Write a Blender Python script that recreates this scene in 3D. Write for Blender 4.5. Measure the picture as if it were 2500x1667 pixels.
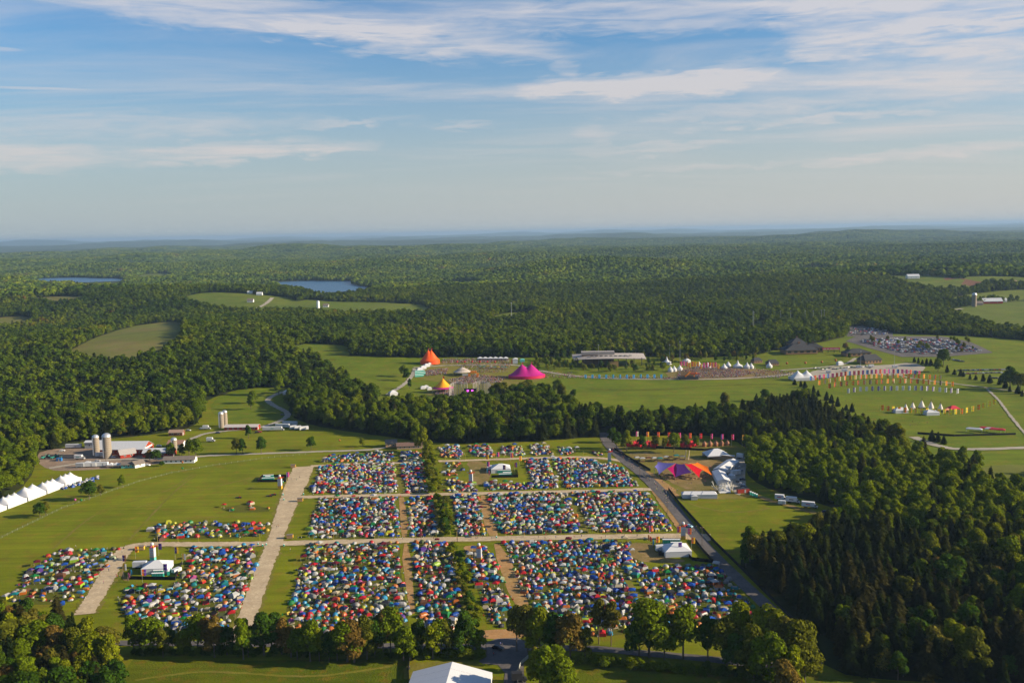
import bpy, bmesh, math, random
import numpy as np
from mathutils import Vector, Matrix
R = random.Random(7); NR = np.random.default_rng(11)
rad = math.radians
for o in list(bpy.data.objects): bpy.data.objects.remove(o)
S = bpy.context.scene
# ------------------------------------------------------------------ camera, sky, sun, exposure
W0, H0, FPX, HOR, CAMZ, ROLL = 2500.0, 1667.0, 2300.0, 568.0, 172.0, rad(1.1)
PITCH = math.atan((H0/2-HOR)/FPX)
FW = Vector((0, math.cos(PITCH), -math.sin(PITCH))); R0 = Vector((1, 0, 0)); U0 = Vector((0, math.sin(PITCH), math.cos(PITCH)))
RT = R0*math.cos(ROLL)-U0*math.sin(ROLL); UP = U0*math.cos(ROLL)+R0*math.sin(ROLL)
cd = bpy.data.cameras.new('camera'); cam = bpy.data.objects.new('camera', cd); S.collection.objects.link(cam)
cd.sensor_width = 36; cd.lens = 36*FPX/W0; cd.clip_start = 1; cd.clip_end = 200000
m4 = Matrix.Identity(4)
for i in range(3): m4[i][0] = RT[i]; m4[i][1] = UP[i]; m4[i][2] = -FW[i]
m4[2][3] = CAMZ; cam.matrix_world = m4; S.camera = cam
SUN_EL, SUN_AZ = rad(21), rad(95)          # azimuth clockwise from +Y: the sun stands to the right, a little behind the camera
SUN_STRENGTH, SKY_STRENGTH, EXPOSURE = 5.0, 0.054, 1.02
sd = bpy.data.lights.new('sun', 'SUN'); sun = bpy.data.objects.new('sun', sd); S.collection.objects.link(sun)
sd.energy = SUN_STRENGTH; sd.angle = rad(0.5); sd.color = (1.0, 0.85, 0.62)
sdir = Vector((math.sin(SUN_AZ)*math.cos(SUN_EL), math.cos(SUN_AZ)*math.cos(SUN_EL), math.sin(SUN_EL)))
sun.rotation_euler = sdir.to_track_quat('Z', 'Y').to_euler(); sun.location = (900, 300, 400)
S.view_settings.view_transform = 'Standard'; S.view_settings.look = 'None'; S.view_settings.gamma = 1
S.view_settings.exposure = EXPOSURE; S.view_settings.use_curve_mapping = False
S.render.engine = 'CYCLES'; cy = S.cycles
cy.use_denoising = True; cy.max_bounces = 4; cy.diffuse_bounces = 2; cy.glossy_bounces = 2; cy.transmission_bounces = 2
cy.volume_bounces = 0; cy.transparent_max_bounces = 4; cy.caustics_reflective = False; cy.caustics_refractive = False

def lin(c):
    if isinstance(c, str):
        c = c.lstrip('#'); c = [int(c[i:i+2], 16)/255 for i in (0, 2, 4)]
        return tuple(((x+.055)/1.055)**2.4 if x > .04045 else x/12.92 for x in c)
    return tuple(c)
class N:                                    # small helper around a node tree
    def __init__(s, nt): s.nt = nt
    def n(s, t, **k):
        d = s.nt.nodes.new(t)
        for a, b in k.items(): setattr(d, a, b)
        return d
    def l(s, a, b): s.nt.links.new(a, b)
    def put(s, sock, v):
        if hasattr(v, 'is_output'): s.l(v, sock)
        else: sock.default_value = v
    def math(s, op, a, b=None, c=None, clamp=False):
        d = s.n('ShaderNodeMath', operation=op, use_clamp=clamp)
        for i, v in enumerate((a, b, c)):
            if v is not None: s.put(d.inputs[i], v)
        return d.outputs[0]
    def mix(s, f, a, b, mode='MIX'):
        d = s.n('ShaderNodeMixRGB', blend_type=mode)
        s.put(d.inputs[0], f)
        for i, v in ((1, a), (2, b)): s.put(d.inputs[i], v if hasattr(v, 'is_output') else (*v[:3], 1))
        return d.outputs[0]
    def noise(s, vec, scale, detail=3, rough=.55, dist=0):
        d = s.n('ShaderNodeTexNoise'); d.inputs['Scale'].default_value = scale; d.inputs['Detail'].default_value = detail
        d.inputs['Roughness'].default_value = rough; d.inputs['Distortion'].default_value = dist
        if vec is not None: s.l(vec, d.inputs['Vector'])
        return d.outputs['Fac']
    def ramp(s, f, a, b):
        d = s.n('ShaderNodeMapRange', interpolation_type='SMOOTHSTEP'); s.put(d.inputs[0], f)
        d.inputs[1].default_value = a; d.inputs[2].default_value = b
        return d.outputs[0]
    def sep(s, v):
        d = s.n('ShaderNodeSeparateXYZ'); s.l(v, d.inputs[0]); return d.outputs
    def comb(s, *v):
        d = s.n('ShaderNodeCombineXYZ')
        for i, x in enumerate(v): s.put(d.inputs[i], x)
        return d.outputs[0]
wd = bpy.data.worlds.new('World'); S.world = wd; wd.use_nodes = True
w = N(wd.node_tree); wd.node_tree.nodes.clear()
sky = w.n('ShaderNodeTexSky', sky_type='NISHITA', sun_disc=False, sun_elevation=SUN_EL, sun_rotation=SUN_AZ, altitude=500)
sky.air_density = 1.2; sky.dust_density = 0.7; sky.ozone_density = 3.0
tc = w.n('ShaderNodeTexCoord').outputs['Generated']
x, y, z = w.sep(tc)
az = w.math('ARCTAN2', x, y); el = w.math('ARCSINE', z)
# clouds lie in a high layer: wispy noise over the layer, with the larger banks set by bearing and height above the horizon
zz = w.math('ADD', w.math('MAXIMUM', z, 0.0), .055)
lay = w.comb(w.math('DIVIDE', x, zz), w.math('DIVIDE', y, zz), 0.0)
mp = w.n('ShaderNodeMapping'); w.l(lay, mp.inputs[0]); mp.inputs['Scale'].default_value = (.28, .75, 1); mp.inputs['Rotation'].default_value = (0, 0, rad(-6)); mp.inputs['Location'].default_value = (3.1, .7, 0)
n1 = w.noise(mp.outputs[0], 1.3, 8, .6, .6)
ang = w.comb(w.math('MULTIPLY', az, 1.0), w.math('MULTIPLY', el, 5.0), 0.0)
n2 = w.noise(ang, 7, 7, .62, .8); n3 = w.noise(ang, 22, 6, .6, .5); n4 = w.noise(w.comb(w.math('MULTIPLY', az, 1.0), w.math('MULTIPLY', el, 11.0), 3.0), 9, 6, .6, .9)
wa = w.math('ADD', az, w.math('MULTIPLY_ADD', n2, .16, -.08)); we = w.math('ADD', el, w.math('MULTIPLY_ADD', n3, .030, -.015))
def pxdir(px, py): return math.atan((px-1250)/FPX), math.atan((HOR-(px-1250)*math.tan(ROLL)-py)/FPX)
tot = None
for (px, py, rx, ry, tilt, st) in ((600, 70, 600, 55, 4, .75), (1050, 118, 480, 48, 5, .95), (1500, 60, 700, 55, 2, .75), (2250, 70, 500, 90, 3, .85),
        (1560, 222, 400, 34, 0, 1.15), (1400, 182, 60, 28, 0, .5), (1790, 192, 110, 40, -5, .5), (2010, 150, 170, 48, 2, 1.0), (2320, 145, 240, 55, 2, 1.0), (2350, 200, 300, 40, 0, .7),
        (300, 335, 520, 32, -2, .5), (560, 385, 370, 30, -4, .85), (860, 372, 140, 18, -4, .5), (90, 410, 190, 42, 2, .8), (900, 310, 200, 14, -3, .55), (1140, 315, 110, 16, 0, .6),
        (1440, 340, 60, 45, 10, .4), (1800, 285, 330, 24, -3, .45), (1980, 308, 340, 16, -2, .7), (1650, 368, 260, 15, -2, .55), (2290, 390, 330, 20, -3, .8), (2200, 250, 420, 40, 0, .5),
        (120, 264, 130, 4, -1, .6), (1750, 415, 420, 10, -1, .4), (30, 188, 70, 6, 0, .5)):
    a0, e0 = pxdir(px, py); ra, re = rx/FPX, ry/FPX; ct, s_ = math.cos(rad(-tilt)), math.sin(rad(-tilt))
    da = w.math('SUBTRACT', wa if ry > 8 else az, a0); de = w.math('SUBTRACT', we if ry > 8 else el, e0)
    u = w.math('DIVIDE', w.math('ADD', w.math('MULTIPLY', da, ct), w.math('MULTIPLY', de, s_)), ra)
    v = w.math('DIVIDE', w.math('SUBTRACT', w.math('MULTIPLY', de, ct), w.math('MULTIPLY', da, s_)), re)
    q = w.math('SUBTRACT', 1.0, w.math('ADD', w.math('MULTIPLY', u, u), w.math('MULTIPLY', v, v)), clamp=True)
    q = w.math('MULTIPLY', w.ramp(q, 0, 1), st)
    tot = q if tot is None else w.math('ADD', tot, q)
detail = w.math('ADD', w.math('MULTIPLY', n4, 1.1), w.math('MULTIPLY', n3, .5))
cl = w.math('MULTIPLY', tot, w.ramp(detail, .35, 1.05))
haze_el = w.ramp(el, .01, .12)
thin = w.math('MULTIPLY', w.math('MULTIPLY', w.ramp(n1, .42, .76), w.math('MULTIPLY_ADD', w.ramp(az, -.5, .5), .35, .45)), haze_el)
cov = w.math('MINIMUM', w.math('ADD', w.math('MULTIPLY', cl, .8), thin), .82)
ccol = w.mix(w.ramp(el, .03, .25), (6.3, 5.8, 5.6), (6.6, 6.3, 6.4))
low = w.math('MULTIPLY', w.math('SUBTRACT', 1.0, w.ramp(el, -.02, .23)), .93)
side = w.ramp(az, -.6, .7)
hcol = w.mix(side, (4.2, 4.6, 4.75), (5.6, 5.3, 5.0))
base_sky = w.mix(low, w.mix(1, sky.outputs[0], (.62, .97, 1.26), 'MULTIPLY'), hcol)   # dusty summer air above the horizon
skc = w.mix(cov, base_sky, ccol)
bg = w.n('ShaderNodeBackground'); w.l(skc, bg.inputs[0]); bg.inputs[1].default_value = SKY_STRENGTH
wo = w.n('ShaderNodeOutputWorld'); w.l(bg.outputs[0], wo.inputs[0])

# ------------------------------------------------------------------ lie of the land
def sstep(a, b, x): t = np.clip((x-a)/(b-a), 0, 1); return t*t*(3-2*t)
HILLS = [(-500, 1480, 22, 300, 230), (-330, 1120, 7, 170, 110), (60, 1780, 16, 600, 190), (300, 620, 4, 130, 100), (-40, 1290, 9, 420, 120), (560, 1330, 9, 260, 150),
         (-900, 2300, 22, 500, 260), (700, 2500, 26, 700, 300), (-250, 2450, 16, 420, 200), (1300, 3300, 34, 600, 380), (150, 3500, 26, 700, 330)]
LAKES = [(-2000, 4150, 900, 620), (-690, 3300, 620, 620)]
RIDGES = [(5200, 700, 40, 1.3, .3), (7200, 800, 52, 2.1, 1.9), (9800, 1200, 58, 2.7, .2), (14000, 1800, 78, 3.4, 2.2), (21000, 3000, 105, 4.1, 4.0), (33000, 5000, 138, 5.3, 1.0), (43000, 4500, 168, 6.0, 3.3)]
def HH(x, y):
    x = np.asarray(x, float); y = np.asarray(y, float); h = np.zeros(np.broadcast(x, y).shape)
    D = np.hypot(x, y); A = np.arctan2(x, np.maximum(y, 1e-6))
    for cx, cy_, a, rx, ry in HILLS: h = h+a*np.exp(-((x-cx)/rx)**2-((y-cy_)/ry)**2)
    nz = np.sin(x/310+1.3)*np.cos(y/270+.4)+.6*np.sin((x+y)/190)+.5*np.sin((x-1.7*y)/420+2)+.35*np.sin(x/97+2)*np.sin(y/121)
    flat = np.ones_like(h)
    for cx, cy_, rx, ry in LAKES: flat = flat*(1-np.exp(-(((x-cx)/rx)**2+((y-cy_)/ry)**2)**2))
    h = h+sstep(1600, 3200, D)*(14+13*nz)*flat
    for d0, wd_, a, k, ph in RIDGES:
        wob = wd_*(.7*np.sin(A*k*2+ph)+.5*np.sin(A*k*5.3+ph*2)+.25*np.sin(A*k*13+ph))
        h = h+a*(.62+.26*np.sin(A*k*3.1+ph*1.7)+.14*np.sin(A*k*9.7+ph))*np.exp(-((D-d0-wob)/wd_)**2)
    h = h+sstep(24000, 30000, D)*40*np.exp(-((A-.235)/.03)**2)*0.5
    h = h*np.where(D > 2500, flat, 1)
    return np.maximum(h-.02, -.02)
def hz(x, y): return float(HH(x, y))
TS = np.geomspace(120, 60000, 1400)
def P(px, py):                              # where the line of sight through a survey point of the photograph meets the land
    d = FW+RT*((px-W0/2)/FPX)-UP*((py-H0/2)/FPX)
    X = d.x*TS; Y = d.y*TS; Z = CAMZ+d.z*TS-HH(X, Y)
    k = int(np.argmax(Z < 0)) if (Z < 0).any() else len(TS)-1
    k = max(k, 1); f = Z[k-1]/(Z[k-1]-Z[k]+1e-9); t = TS[k-1]+(TS[k]-TS[k-1])*f
    return (float(d.x*t), float(d.y*t))
def P3(px, py, dz=0): x, y = P(px, py); return (x, y, hz(x, y)+dz)
def PP(pts): return [P(*p) for p in pts]

# ------------------------------------------------------------------ mesh and material helpers
def link(o): S.collection.objects.link(o); return o
class B:
    def __init__(s): s.v = []; s.f = []; s.m = []
    def add(s, vs, fs, m=0):
        k = len(s.v); s.v += [tuple(v) for v in vs]; s.f += [tuple(i+k for i in f) for f in fs]; s.m += [m]*len(fs); return s
    def box(s, x, y, z, sx, sy, sz, rz=0, m=0):
        c, q = math.cos(rz), math.sin(rz); vs = []
        for dz in (0, sz):
            for dx, dy in ((-1, -1), (1, -1), (1, 1), (-1, 1)):
                a, b = dx*sx/2, dy*sy/2; vs.append((x+a*c-b*q, y+a*q+b*c, z+dz))
        return s.add(vs, [(3, 2, 1, 0), (4, 5, 6, 7), (0, 1, 5, 4), (1, 2, 6, 5), (2, 3, 7, 6), (3, 0, 4, 7)], m)
    def cyl(s, x, y, z0, z1, r0, r1=None, n=10, m=0, cap=True):
        r1 = r0 if r1 is None else r1; vs = []
        for z, r in ((z0, r0), (z1, r1)):
            for i in range(n): a = 2*math.pi*i/n; vs.append((x+r*math.cos(a), y+r*math.sin(a), z))
        fs = [(i, (i+1) % n, n+(i+1) % n, n+i) for i in range(n)]
        if cap: fs += [tuple(range(n, 2*n)), tuple(range(n-1, -1, -1))]
        return s.add(vs, fs, m)
    def lathe(s, prof, n=12, x=0, y=0, m=0):
        vs = [(x+r*math.cos(2*math.pi*i/n), y+r*math.sin(2*math.pi*i/n), z) for r, z in prof for i in range(n)]
        fs = [(j*n+i, j*n+(i+1) % n, (j+1)*n+(i+1) % n, (j+1)*n+i) for j in range(len(prof)-1) for i in range(n)]
        return s.add(vs, fs, m)
    def tube(s, p, q, r, n=5, m=0, r1=None):
        p = Vector(p); q = Vector(q); d = (q-p).normalized(); a = d.orthogonal().normalized(); b = d.cross(a); r1 = r if r1 is None else r1
        vs = [p+(a*math.cos(t)+b*math.sin(t))*r for t in [2*math.pi*i/n for i in range(n)]]+[q+(a*math.cos(t)+b*math.sin(t))*r1 for t in [2*math.pi*i/n for i in range(n)]]
        return s.add(vs, [(i, (i+1) % n, n+(i+1) % n, n+i) for i in range(n)]+[tuple(range(n-1, -1, -1)), tuple(range(n, 2*n))], m)
    def grid(s, fn, nu, nv, m=0):
        vs = [fn(i/nu, j/nv) for j in range(nv+1) for i in range(nu+1)]
        return s.add(vs, [(j*(nu+1)+i, j*(nu+1)+i+1, (j+1)*(nu+1)+i+1, (j+1)*(nu+1)+i) for j in range(nv) for i in range(nu)], m)
    def hip(s, z, sx, sy, h, ridge=0, m=0, x=0, y=0):
        a, b, r = sx/2, sy/2, ridge/2
        return s.add([(x-a, y-b, z), (x+a, y-b, z), (x+a, y+b, z), (x-a, y+b, z), (x-r, y, z+h), (x+r, y, z+h)], [(0, 1, 5, 4), (1, 2, 5), (2, 3, 4, 5), (3, 0, 4), (3, 2, 1, 0)] if ridge else [(0, 1, 4), (1, 2, 4), (2, 3, 4), (3, 0, 4), (3, 2, 1, 0)], m)
    def gable(s, z, sx, sy, h, t=.18, m=0, x=0, y=0):     # ridge along x, a slab roof with thickness
        a, b = sx/2, sy/2; v = []
        for dz in (0, -t): v += [(x-a, y-b, z+dz), (x+a, y-b, z+dz), (x+a, y, z+h+dz), (x-a, y, z+h+dz), (x+a, y+b, z+dz), (x-a, y+b, z+dz)]
        return s.add(v, [(0, 1, 2, 3), (3, 2, 4, 5), (7, 6, 9, 8), (8, 9, 11, 10), (0, 6, 7, 1), (4, 10, 11, 5), (1, 7, 8, 2), (2, 8, 10, 4), (0, 3, 9, 6), (3, 5, 11, 9)], m)
    def gwall(s, sx, sy, hw, hr, m=0, x=0, y=0):          # walls with gable ends
        a, b = sx/2, sy/2
        return s.add([(x-a, y-b, 0), (x+a, y-b, 0), (x+a, y+b, 0), (x-a, y+b, 0), (x-a, y-b, hw), (x+a, y-b, hw), (x+a, y+b, hw), (x-a, y+b, hw), (x-a, y, hw+hr), (x+a, y, hw+hr)],
                     [(0, 1, 5, 4), (2, 3, 7, 6), (1, 2, 6, 9, 5), (3, 0, 4, 8, 7), (4, 5, 9, 8), (6, 7, 8, 9)], m)
    def mesh(s, name, mats, smooth=False):
        me = bpy.data.meshes.new(name); me.from_pydata(s.v, [], s.f)
        for m in (mats if isinstance(mats, (list, tuple)) else [mats]): me.materials.append(m)
        if any(s.m): me.polygons.foreach_set('material_index', s.m)
        if smooth: me.polygons.foreach_set('use_smooth', [True]*len(s.f))
        me.update(); return me
    def obj(s, name, mats, parent=None, loc=(0, 0, 0), rz=0, smooth=False):
        o = bpy.data.objects.new(name, s.mesh(name, mats, smooth)); link(o); o.location = loc; o.rotation_euler = (0, 0, rz); o.parent = parent; return o
def tag(o, label, cat, group=None):
    o['label'] = label; o['category'] = cat
    if group: o['group'] = group
    return o
def empty(name, loc, rz, label, cat, group=None, sc=1):
    o = bpy.data.objects.new(name, None); link(o); o.location = loc; o.rotation_euler = (0, 0, rz); o.scale = (sc, sc, sc) if isinstance(sc, (int, float)) else sc
    o.empty_display_size = .5; return tag(o, label, cat, group)
def use(me, name, parent=None, loc=(0, 0, 0), rz=0, sc=(1, 1, 1), col=None):
    o = bpy.data.objects.new(name, me); link(o); o.location = loc; o.rotation_euler = (0, 0, rz); o.scale = sc; o.parent = parent
    if col: o.color = (*col, 1)
    return o
MATS = {}
def mat(name, col, rough=.8, spec=.2, vary=.12, scale=.6, metal=0, bump=0):
    if name in MATS: return MATS[name]
    m = bpy.data.materials.new(name); m.use_nodes = True; t = N(m.node_tree); b = m.node_tree.nodes['Principled BSDF']
    pos = t.n('ShaderNodeNewGeometry').outputs['Position']; c = lin(col)
    f = t.noise(pos, scale, 4); f2 = t.noise(pos, scale*7, 2)
    k = t.math('ADD', t.math('MULTIPLY', f, vary*2), t.math('MULTIPLY', f2, vary)); k = t.math('ADD', k, 1-vary*1.5)
    cc = t.mix(1, c, t.comb(k, k, k), 'MULTIPLY'); t.l(cc, b.inputs['Base Color'])
    b.inputs['Roughness'].default_value = rough; b.inputs['Specular IOR Level'].default_value = spec; b.inputs['Metallic'].default_value = metal
    if bump:
        bp = t.n('ShaderNodeBump'); bp.inputs['Strength'].default_value = bump; t.l(f2, bp.inputs['Height']); t.l(bp.outputs[0], b.inputs['Normal'])
    MATS[name] = m; return m
def fabric(name, src):                      # cloth: colour from the object or from the mesh, some light through it
    m = bpy.data.materials.new(name); m.use_nodes = True; t = N(m.node_tree); m.node_tree.nodes.clear()
    c = t.n('ShaderNodeObjectInfo').outputs['Color'] if src == 'obj' else t.n('ShaderNodeAttribute', attribute_name='Col').outputs['Color']
    f = t.noise(t.n('ShaderNodeNewGeometry').outputs['Position'], 1.4, 3); k = t.math('MULTIPLY_ADD', f, .5, .75)
    c = t.mix(1, c, t.comb(k, k, k), 'MULTIPLY')
    d = t.n('ShaderNodeBsdfDiffuse'); t.l(c, d.inputs[0]); tr = t.n('ShaderNodeBsdfTranslucent'); t.l(c, tr.inputs[0])
    g = t.n('ShaderNodeBsdfGlossy'); g.inputs['Roughness'].default_value = .45; g.inputs[0].default_value = (1, 1, 1, 1)
    mx = t.n('ShaderNodeMixShader'); mx.inputs[0].default_value = .14; t.l(d.outputs[0], mx.inputs[1]); t.l(tr.outputs[0], mx.inputs[2])
    m2 = t.n('ShaderNodeMixShader'); m2.inputs[0].default_value = .035; t.l(mx.outputs[0], m2.inputs[1]); t.l(g.outputs[0], m2.inputs[2])
    o = t.n('ShaderNodeOutputMaterial'); t.l(m2.outputs[0], o.inputs[0]); return m
FAB = fabric('cloth', 'obj'); FABA = fabric('cloth_mixed', 'attr')
PAINT = mat('paint', (1, 1, 1), .35, .5, .05)
t = N(PAINT.node_tree); b_ = PAINT.node_tree.nodes['Principled BSDF']; t.l(t.n('ShaderNodeObjectInfo').outputs['Color'], b_.inputs['Base Color'])
WHITE = mat('white_vinyl', (.54, .54, .55), .6, .2, .05); GREY = mat('grey_metal', (.36, .37, .38), .5, .4); DARK = mat('dark_trim', (.025, .025, .028), .6, .3)
BLACKM = mat('black_mesh', (.012, .012, .013), .8, .1); WOOD = mat('wood', (.30, .19, .10), .8, .1, .2); GLASS = mat('glass', (.03, .035, .045), .1, .6, .05)
GREENP = mat('toilet_green', (.02, .27, .20), .5, .3, .08); ROOFW = mat('toilet_roof', (.72, .72, .72), .5, .3, .05)
STEEL = mat('galvanised', (.55, .55, .54), .35, .5, .08, metal=.6); RUBBER = mat('rubber', (.02, .02, .02)); BRICKR = mat('barn_red', (.30, .035, .02), .8, .1, .2); SIDING = mat('white_siding', (.72, .71, .68), .7, .2, .06)
ROOFG = mat('metal_roof_pale', (.48, .49, .51), .5, .3, .08); SHINGLE = mat('shingle', (.17, .14, .12), .9, .1, .2); SHINGLED = mat('shingle_dark', (.045, .045, .05), .85, .15, .2); CONC = mat('silo_concrete', (.25, .205, .155), .9, .1, .15, 1.5)
TEAL = mat('teal_paint', (.12, .42, .40), .6, .2); YELLOWP = mat('ochre_panel', (.62, .33, .03), .6, .2); REDP = mat('red_print', (.55, .05, .04), .6, .2)
BARK = mat('bark', (.13, .10, .075), .95, .05, .25, 2); SKIN = mat('skin', (.45, .27, .19), .6, .2); JEANS = mat('trousers', (.05, .06, .10), .8, .1, .3)

# ------------------------------------------------------------------ ground, fields, roads, water
def ground_mat(name, cols, scale=.012, bump=.3, tuft=True, streak=None):
    m = bpy.data.materials.new(name); m.use_nodes = True; t = N(m.node_tree); b = m.node_tree.nodes['Principled BSDF']
    pos = t.n('ShaderNodeNewGeometry').outputs['Position']
    a = t.noise(pos, scale, 5, .6, .4); f = t.noise(pos, scale*9, 4, .6); g = t.noise(pos, 1.1, 3, .7)
    c = t.mix(t.ramp(a, .35, .65), cols[0], cols[1])
    if len(cols) > 2: c = t.mix(t.math('MULTIPLY', t.ramp(f, .48, .68), .85), c, cols[2]); k = t.math('MULTIPLY_ADD', t.noise(pos, scale*3.1, 5, .65), .8, .6); c = t.mix(1, c, t.comb(k, k, k), 'MULTIPLY')
    if streak:                              # mowing and wheel lines
        mp = t.n('ShaderNodeMapping'); t.l(pos, mp.inputs[0]); mp.inputs['Rotation'].default_value = (0, 0, rad(streak)); mp.inputs['Scale'].default_value = (.004, .22, 0)
        s_ = t.noise(mp.outputs[0], 1.0, 3, .7); k = t.math('MULTIPLY_ADD', s_, .9, .55); c = t.mix(1, c, t.comb(k, k, k), 'MULTIPLY')
    k = t.math('MULTIPLY_ADD', g, .7, .65); c = t.mix(1, c, t.comb(k, k, k), 'MULTIPLY')
    t.l(c, b.inputs['Base Color']); b.inputs['Roughness'].default_value = .95; b.inputs['Specular IOR Level'].default_value = .08
    bp = t.n('ShaderNodeBump'); bp.inputs['Strength'].default_value = bump; bp.inputs['Distance'].default_value = .4; t.l(g, bp.inputs['Height']); t.l(bp.outputs[0], b.inputs['Normal'])
    return m
G_FOREST = ground_mat('forest_floor', [(.020, .030, .008), (.035, .048, .010), (.05, .04, .015)], .004)
G_GRASS = ground_mat('camp_grass', [(.115, .136, .002), (.146, .158, .003), (.155, .126, .009)], .012, .4, streak=-38)
G_HILL = ground_mat('hill_grass', [(.086, .124, .003), (.118, .144, .004), (.136, .126, .010)], .012, .4, streak=12)
G_DARKG = ground_mat('lower_meadow_grass', [(.068, .092, .003), (.095, .110, .004), (.13, .095, .008)], .02, .8, streak=70)
G_WORN = ground_mat('worn_grass', [(.140, .135, .012), (.165, .135, .030), (.13, .13, .015)], .03)
G_BROWN = ground_mat('trampled_ground', [(.22, .145, .055), (.14, .115, .03), (.26, .17, .08)], .02)
G_ORANGE = ground_mat('bare_earth', [(.34, .185, .075), (.26, .165, .055), (.36, .23, .11)], .05)
G_GRAVEL = ground_mat('gravel', [(.43, .335, .215), (.38, .29, .185), (.48, .38, .26)], .05, .2)
G_PALE = ground_mat('pale_gravel', [(.34, .30, .24), (.29, .26, .21)], .05, .2)
G_ASPH = ground_mat('asphalt', [(.105, .095, .092), (.125, .11, .105), (.09, .085, .085)], .04, .15)
G_DRY = ground_mat('dry_field', [(.115, .125, .02), (.155, .125, .04), (.12, .14, .02)], .006)
G_FARF = ground_mat('far_grass', [(.078, .112, .008), (.105, .128, .012), (.11, .115, .016)], .006, streak=25)
G_PLOUGH = ground_mat('ploughed_soil', [(.16, .075, .045), (.13, .06, .04)], .01)
def struct(o): o['kind'] = 'structure'; return o
azs = np.concatenate([np.linspace(-180, -42, 36, endpoint=False), np.linspace(-42, 42, 330, endpoint=False), np.linspace(42, 180, 36, endpoint=False)])
rs = np.concatenate([[20, 60, 120, 200, 260], np.geomspace(300, 2600, 170), np.geomspace(2680, 48000, 130)])
A_, R_ = np.meshgrid(np.radians(azs), rs); X = R_*np.sin(A_); Y = R_*np.cos(A_); Z = HH(X, Y)
Z = np.where((np.abs(np.degrees(A_)) > 60) & (R_ > 3000), np.minimum(Z, 160), Z)
na, nr = len(azs), len(rs); vv = np.stack([X.ravel(), Y.ravel(), Z.ravel()], 1).tolist()
ff = [(j*na+i, j*na+(i+1) % na, (j+1)*na+(i+1) % na, (j+1)*na+i) for j in range(nr-1) for i in range(na)]+[tuple(range(na-1, -1, -1))]
ff = [f[::-1] for f in ff]
b = B(); b.v = vv; b.f = ff; b.m = [0]*len(ff); gnd = struct(b.obj('ground', G_FOREST, smooth=True))
# far woodland beyond the modelled trees keeps its broken canopy colour in the ground material
t = N(G_FOREST.node_tree); bs = G_FOREST.node_tree.nodes['Principled BSDF']; pos = t.n('ShaderNodeNewGeometry').outputs['Position']; px_, py_, pz_ = t.sep(pos)
dist = t.math('SQRT', t.math('ADD', t.math('MULTIPLY', px_, px_), t.math('MULTIPLY', py_, py_)))
fc = t.mix(t.ramp(t.noise(pos, .004, 6, .7), .35, .65), (.022, .040, .008), (.055, .075, .014))
old = bs.inputs['Base Color'].links[0].from_socket; t.l(t.mix(t.ramp(dist, 9000, 12500), old, fc), bs.inputs['Base Color'])
def pip(poly, X, Y):
    c = np.zeros(len(X), bool); n = len(poly)
    for i in range(n):
        x1, y1 = poly[i]; x2, y2 = poly[(i+1) % n]
        k = ((y1 > Y) != (y2 > Y)) & (X < (x2-x1)*(Y-y1)/((y2-y1) or 1e-9)+x1); c ^= k
    return c
def chaikin(p, n=2):
    for _ in range(n):
        q = []
        for i in range(len(p)):
            a, b = p[i], p[(i+1) % len(p)]; q += [(a[0]*.75+b[0]*.25, a[1]*.75+b[1]*.25), (a[0]*.25+b[0]*.75, a[1]*.25+b[1]*.75)]
        p = q
    return p
OPEN = []
def sheet(name, pts, mat_, off, step=40, px=True, smooth=2, jit=0, opened=True, keep=None):
    w_ = PP(pts) if px else pts
    if smooth: w_ = chaikin(w_, smooth)
    if jit: w_ = [(x+R.uniform(-jit, jit), y+R.uniform(-jit, jit)) for x, y in w_]
    if opened: OPEN.append(w_)
    bm = bmesh.new(); bm.faces.new([bm.verts.new((x, y, 0)) for x, y in w_])
    xs = [p[0] for p in w_]; ys = [p[1] for p in w_]
    for ax, lo, hi in ((0, min(xs), max(xs)), (1, min(ys), max(ys))):
        k = math.ceil(lo/step)*step
        while k < hi:
            bmesh.ops.bisect_plane(bm, geom=bm.verts[:]+bm.edges[:]+bm.faces[:], plane_co=(k if ax == 0 else 0, k if ax == 1 else 0, 0), plane_no=(1-ax, ax, 0)); k += step
    bmesh.ops.triangulate(bm, faces=bm.faces[:])
    co = np.array([v.co[:] for v in bm.verts]); hz_ = HH(co[:, 0], co[:, 1])
    for v, h in zip(bm.verts, hz_): v.co.z = h+off
    for f in bm.faces:
        if f.normal.z < 0: f.normal_flip()
    me = bpy.data.meshes.new(name); bm.to_mesh(me); bm.free(); me.materials.append(mat_)
    return struct(link(bpy.data.objects.new(name, me)))
def spline(p, n=10):
    q = []
    for i in range(len(p)-1):
        p0, p1, p2, p3 = p[max(i-1, 0)], p[i], p[i+1], p[min(i+2, len(p)-1)]
        for k in range(n):
            t = k/n; q.append(tuple(.5*((2*p1[j])+(-p0[j]+p2[j])*t+(2*p0[j]-5*p1[j]+4*p2[j]-p3[j])*t*t+(-p0[j]+3*p1[j]-3*p2[j]+p3[j])*t**3) for j in range(2)))
    return q+[tuple(p[-1])]
ROADS = []
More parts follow.
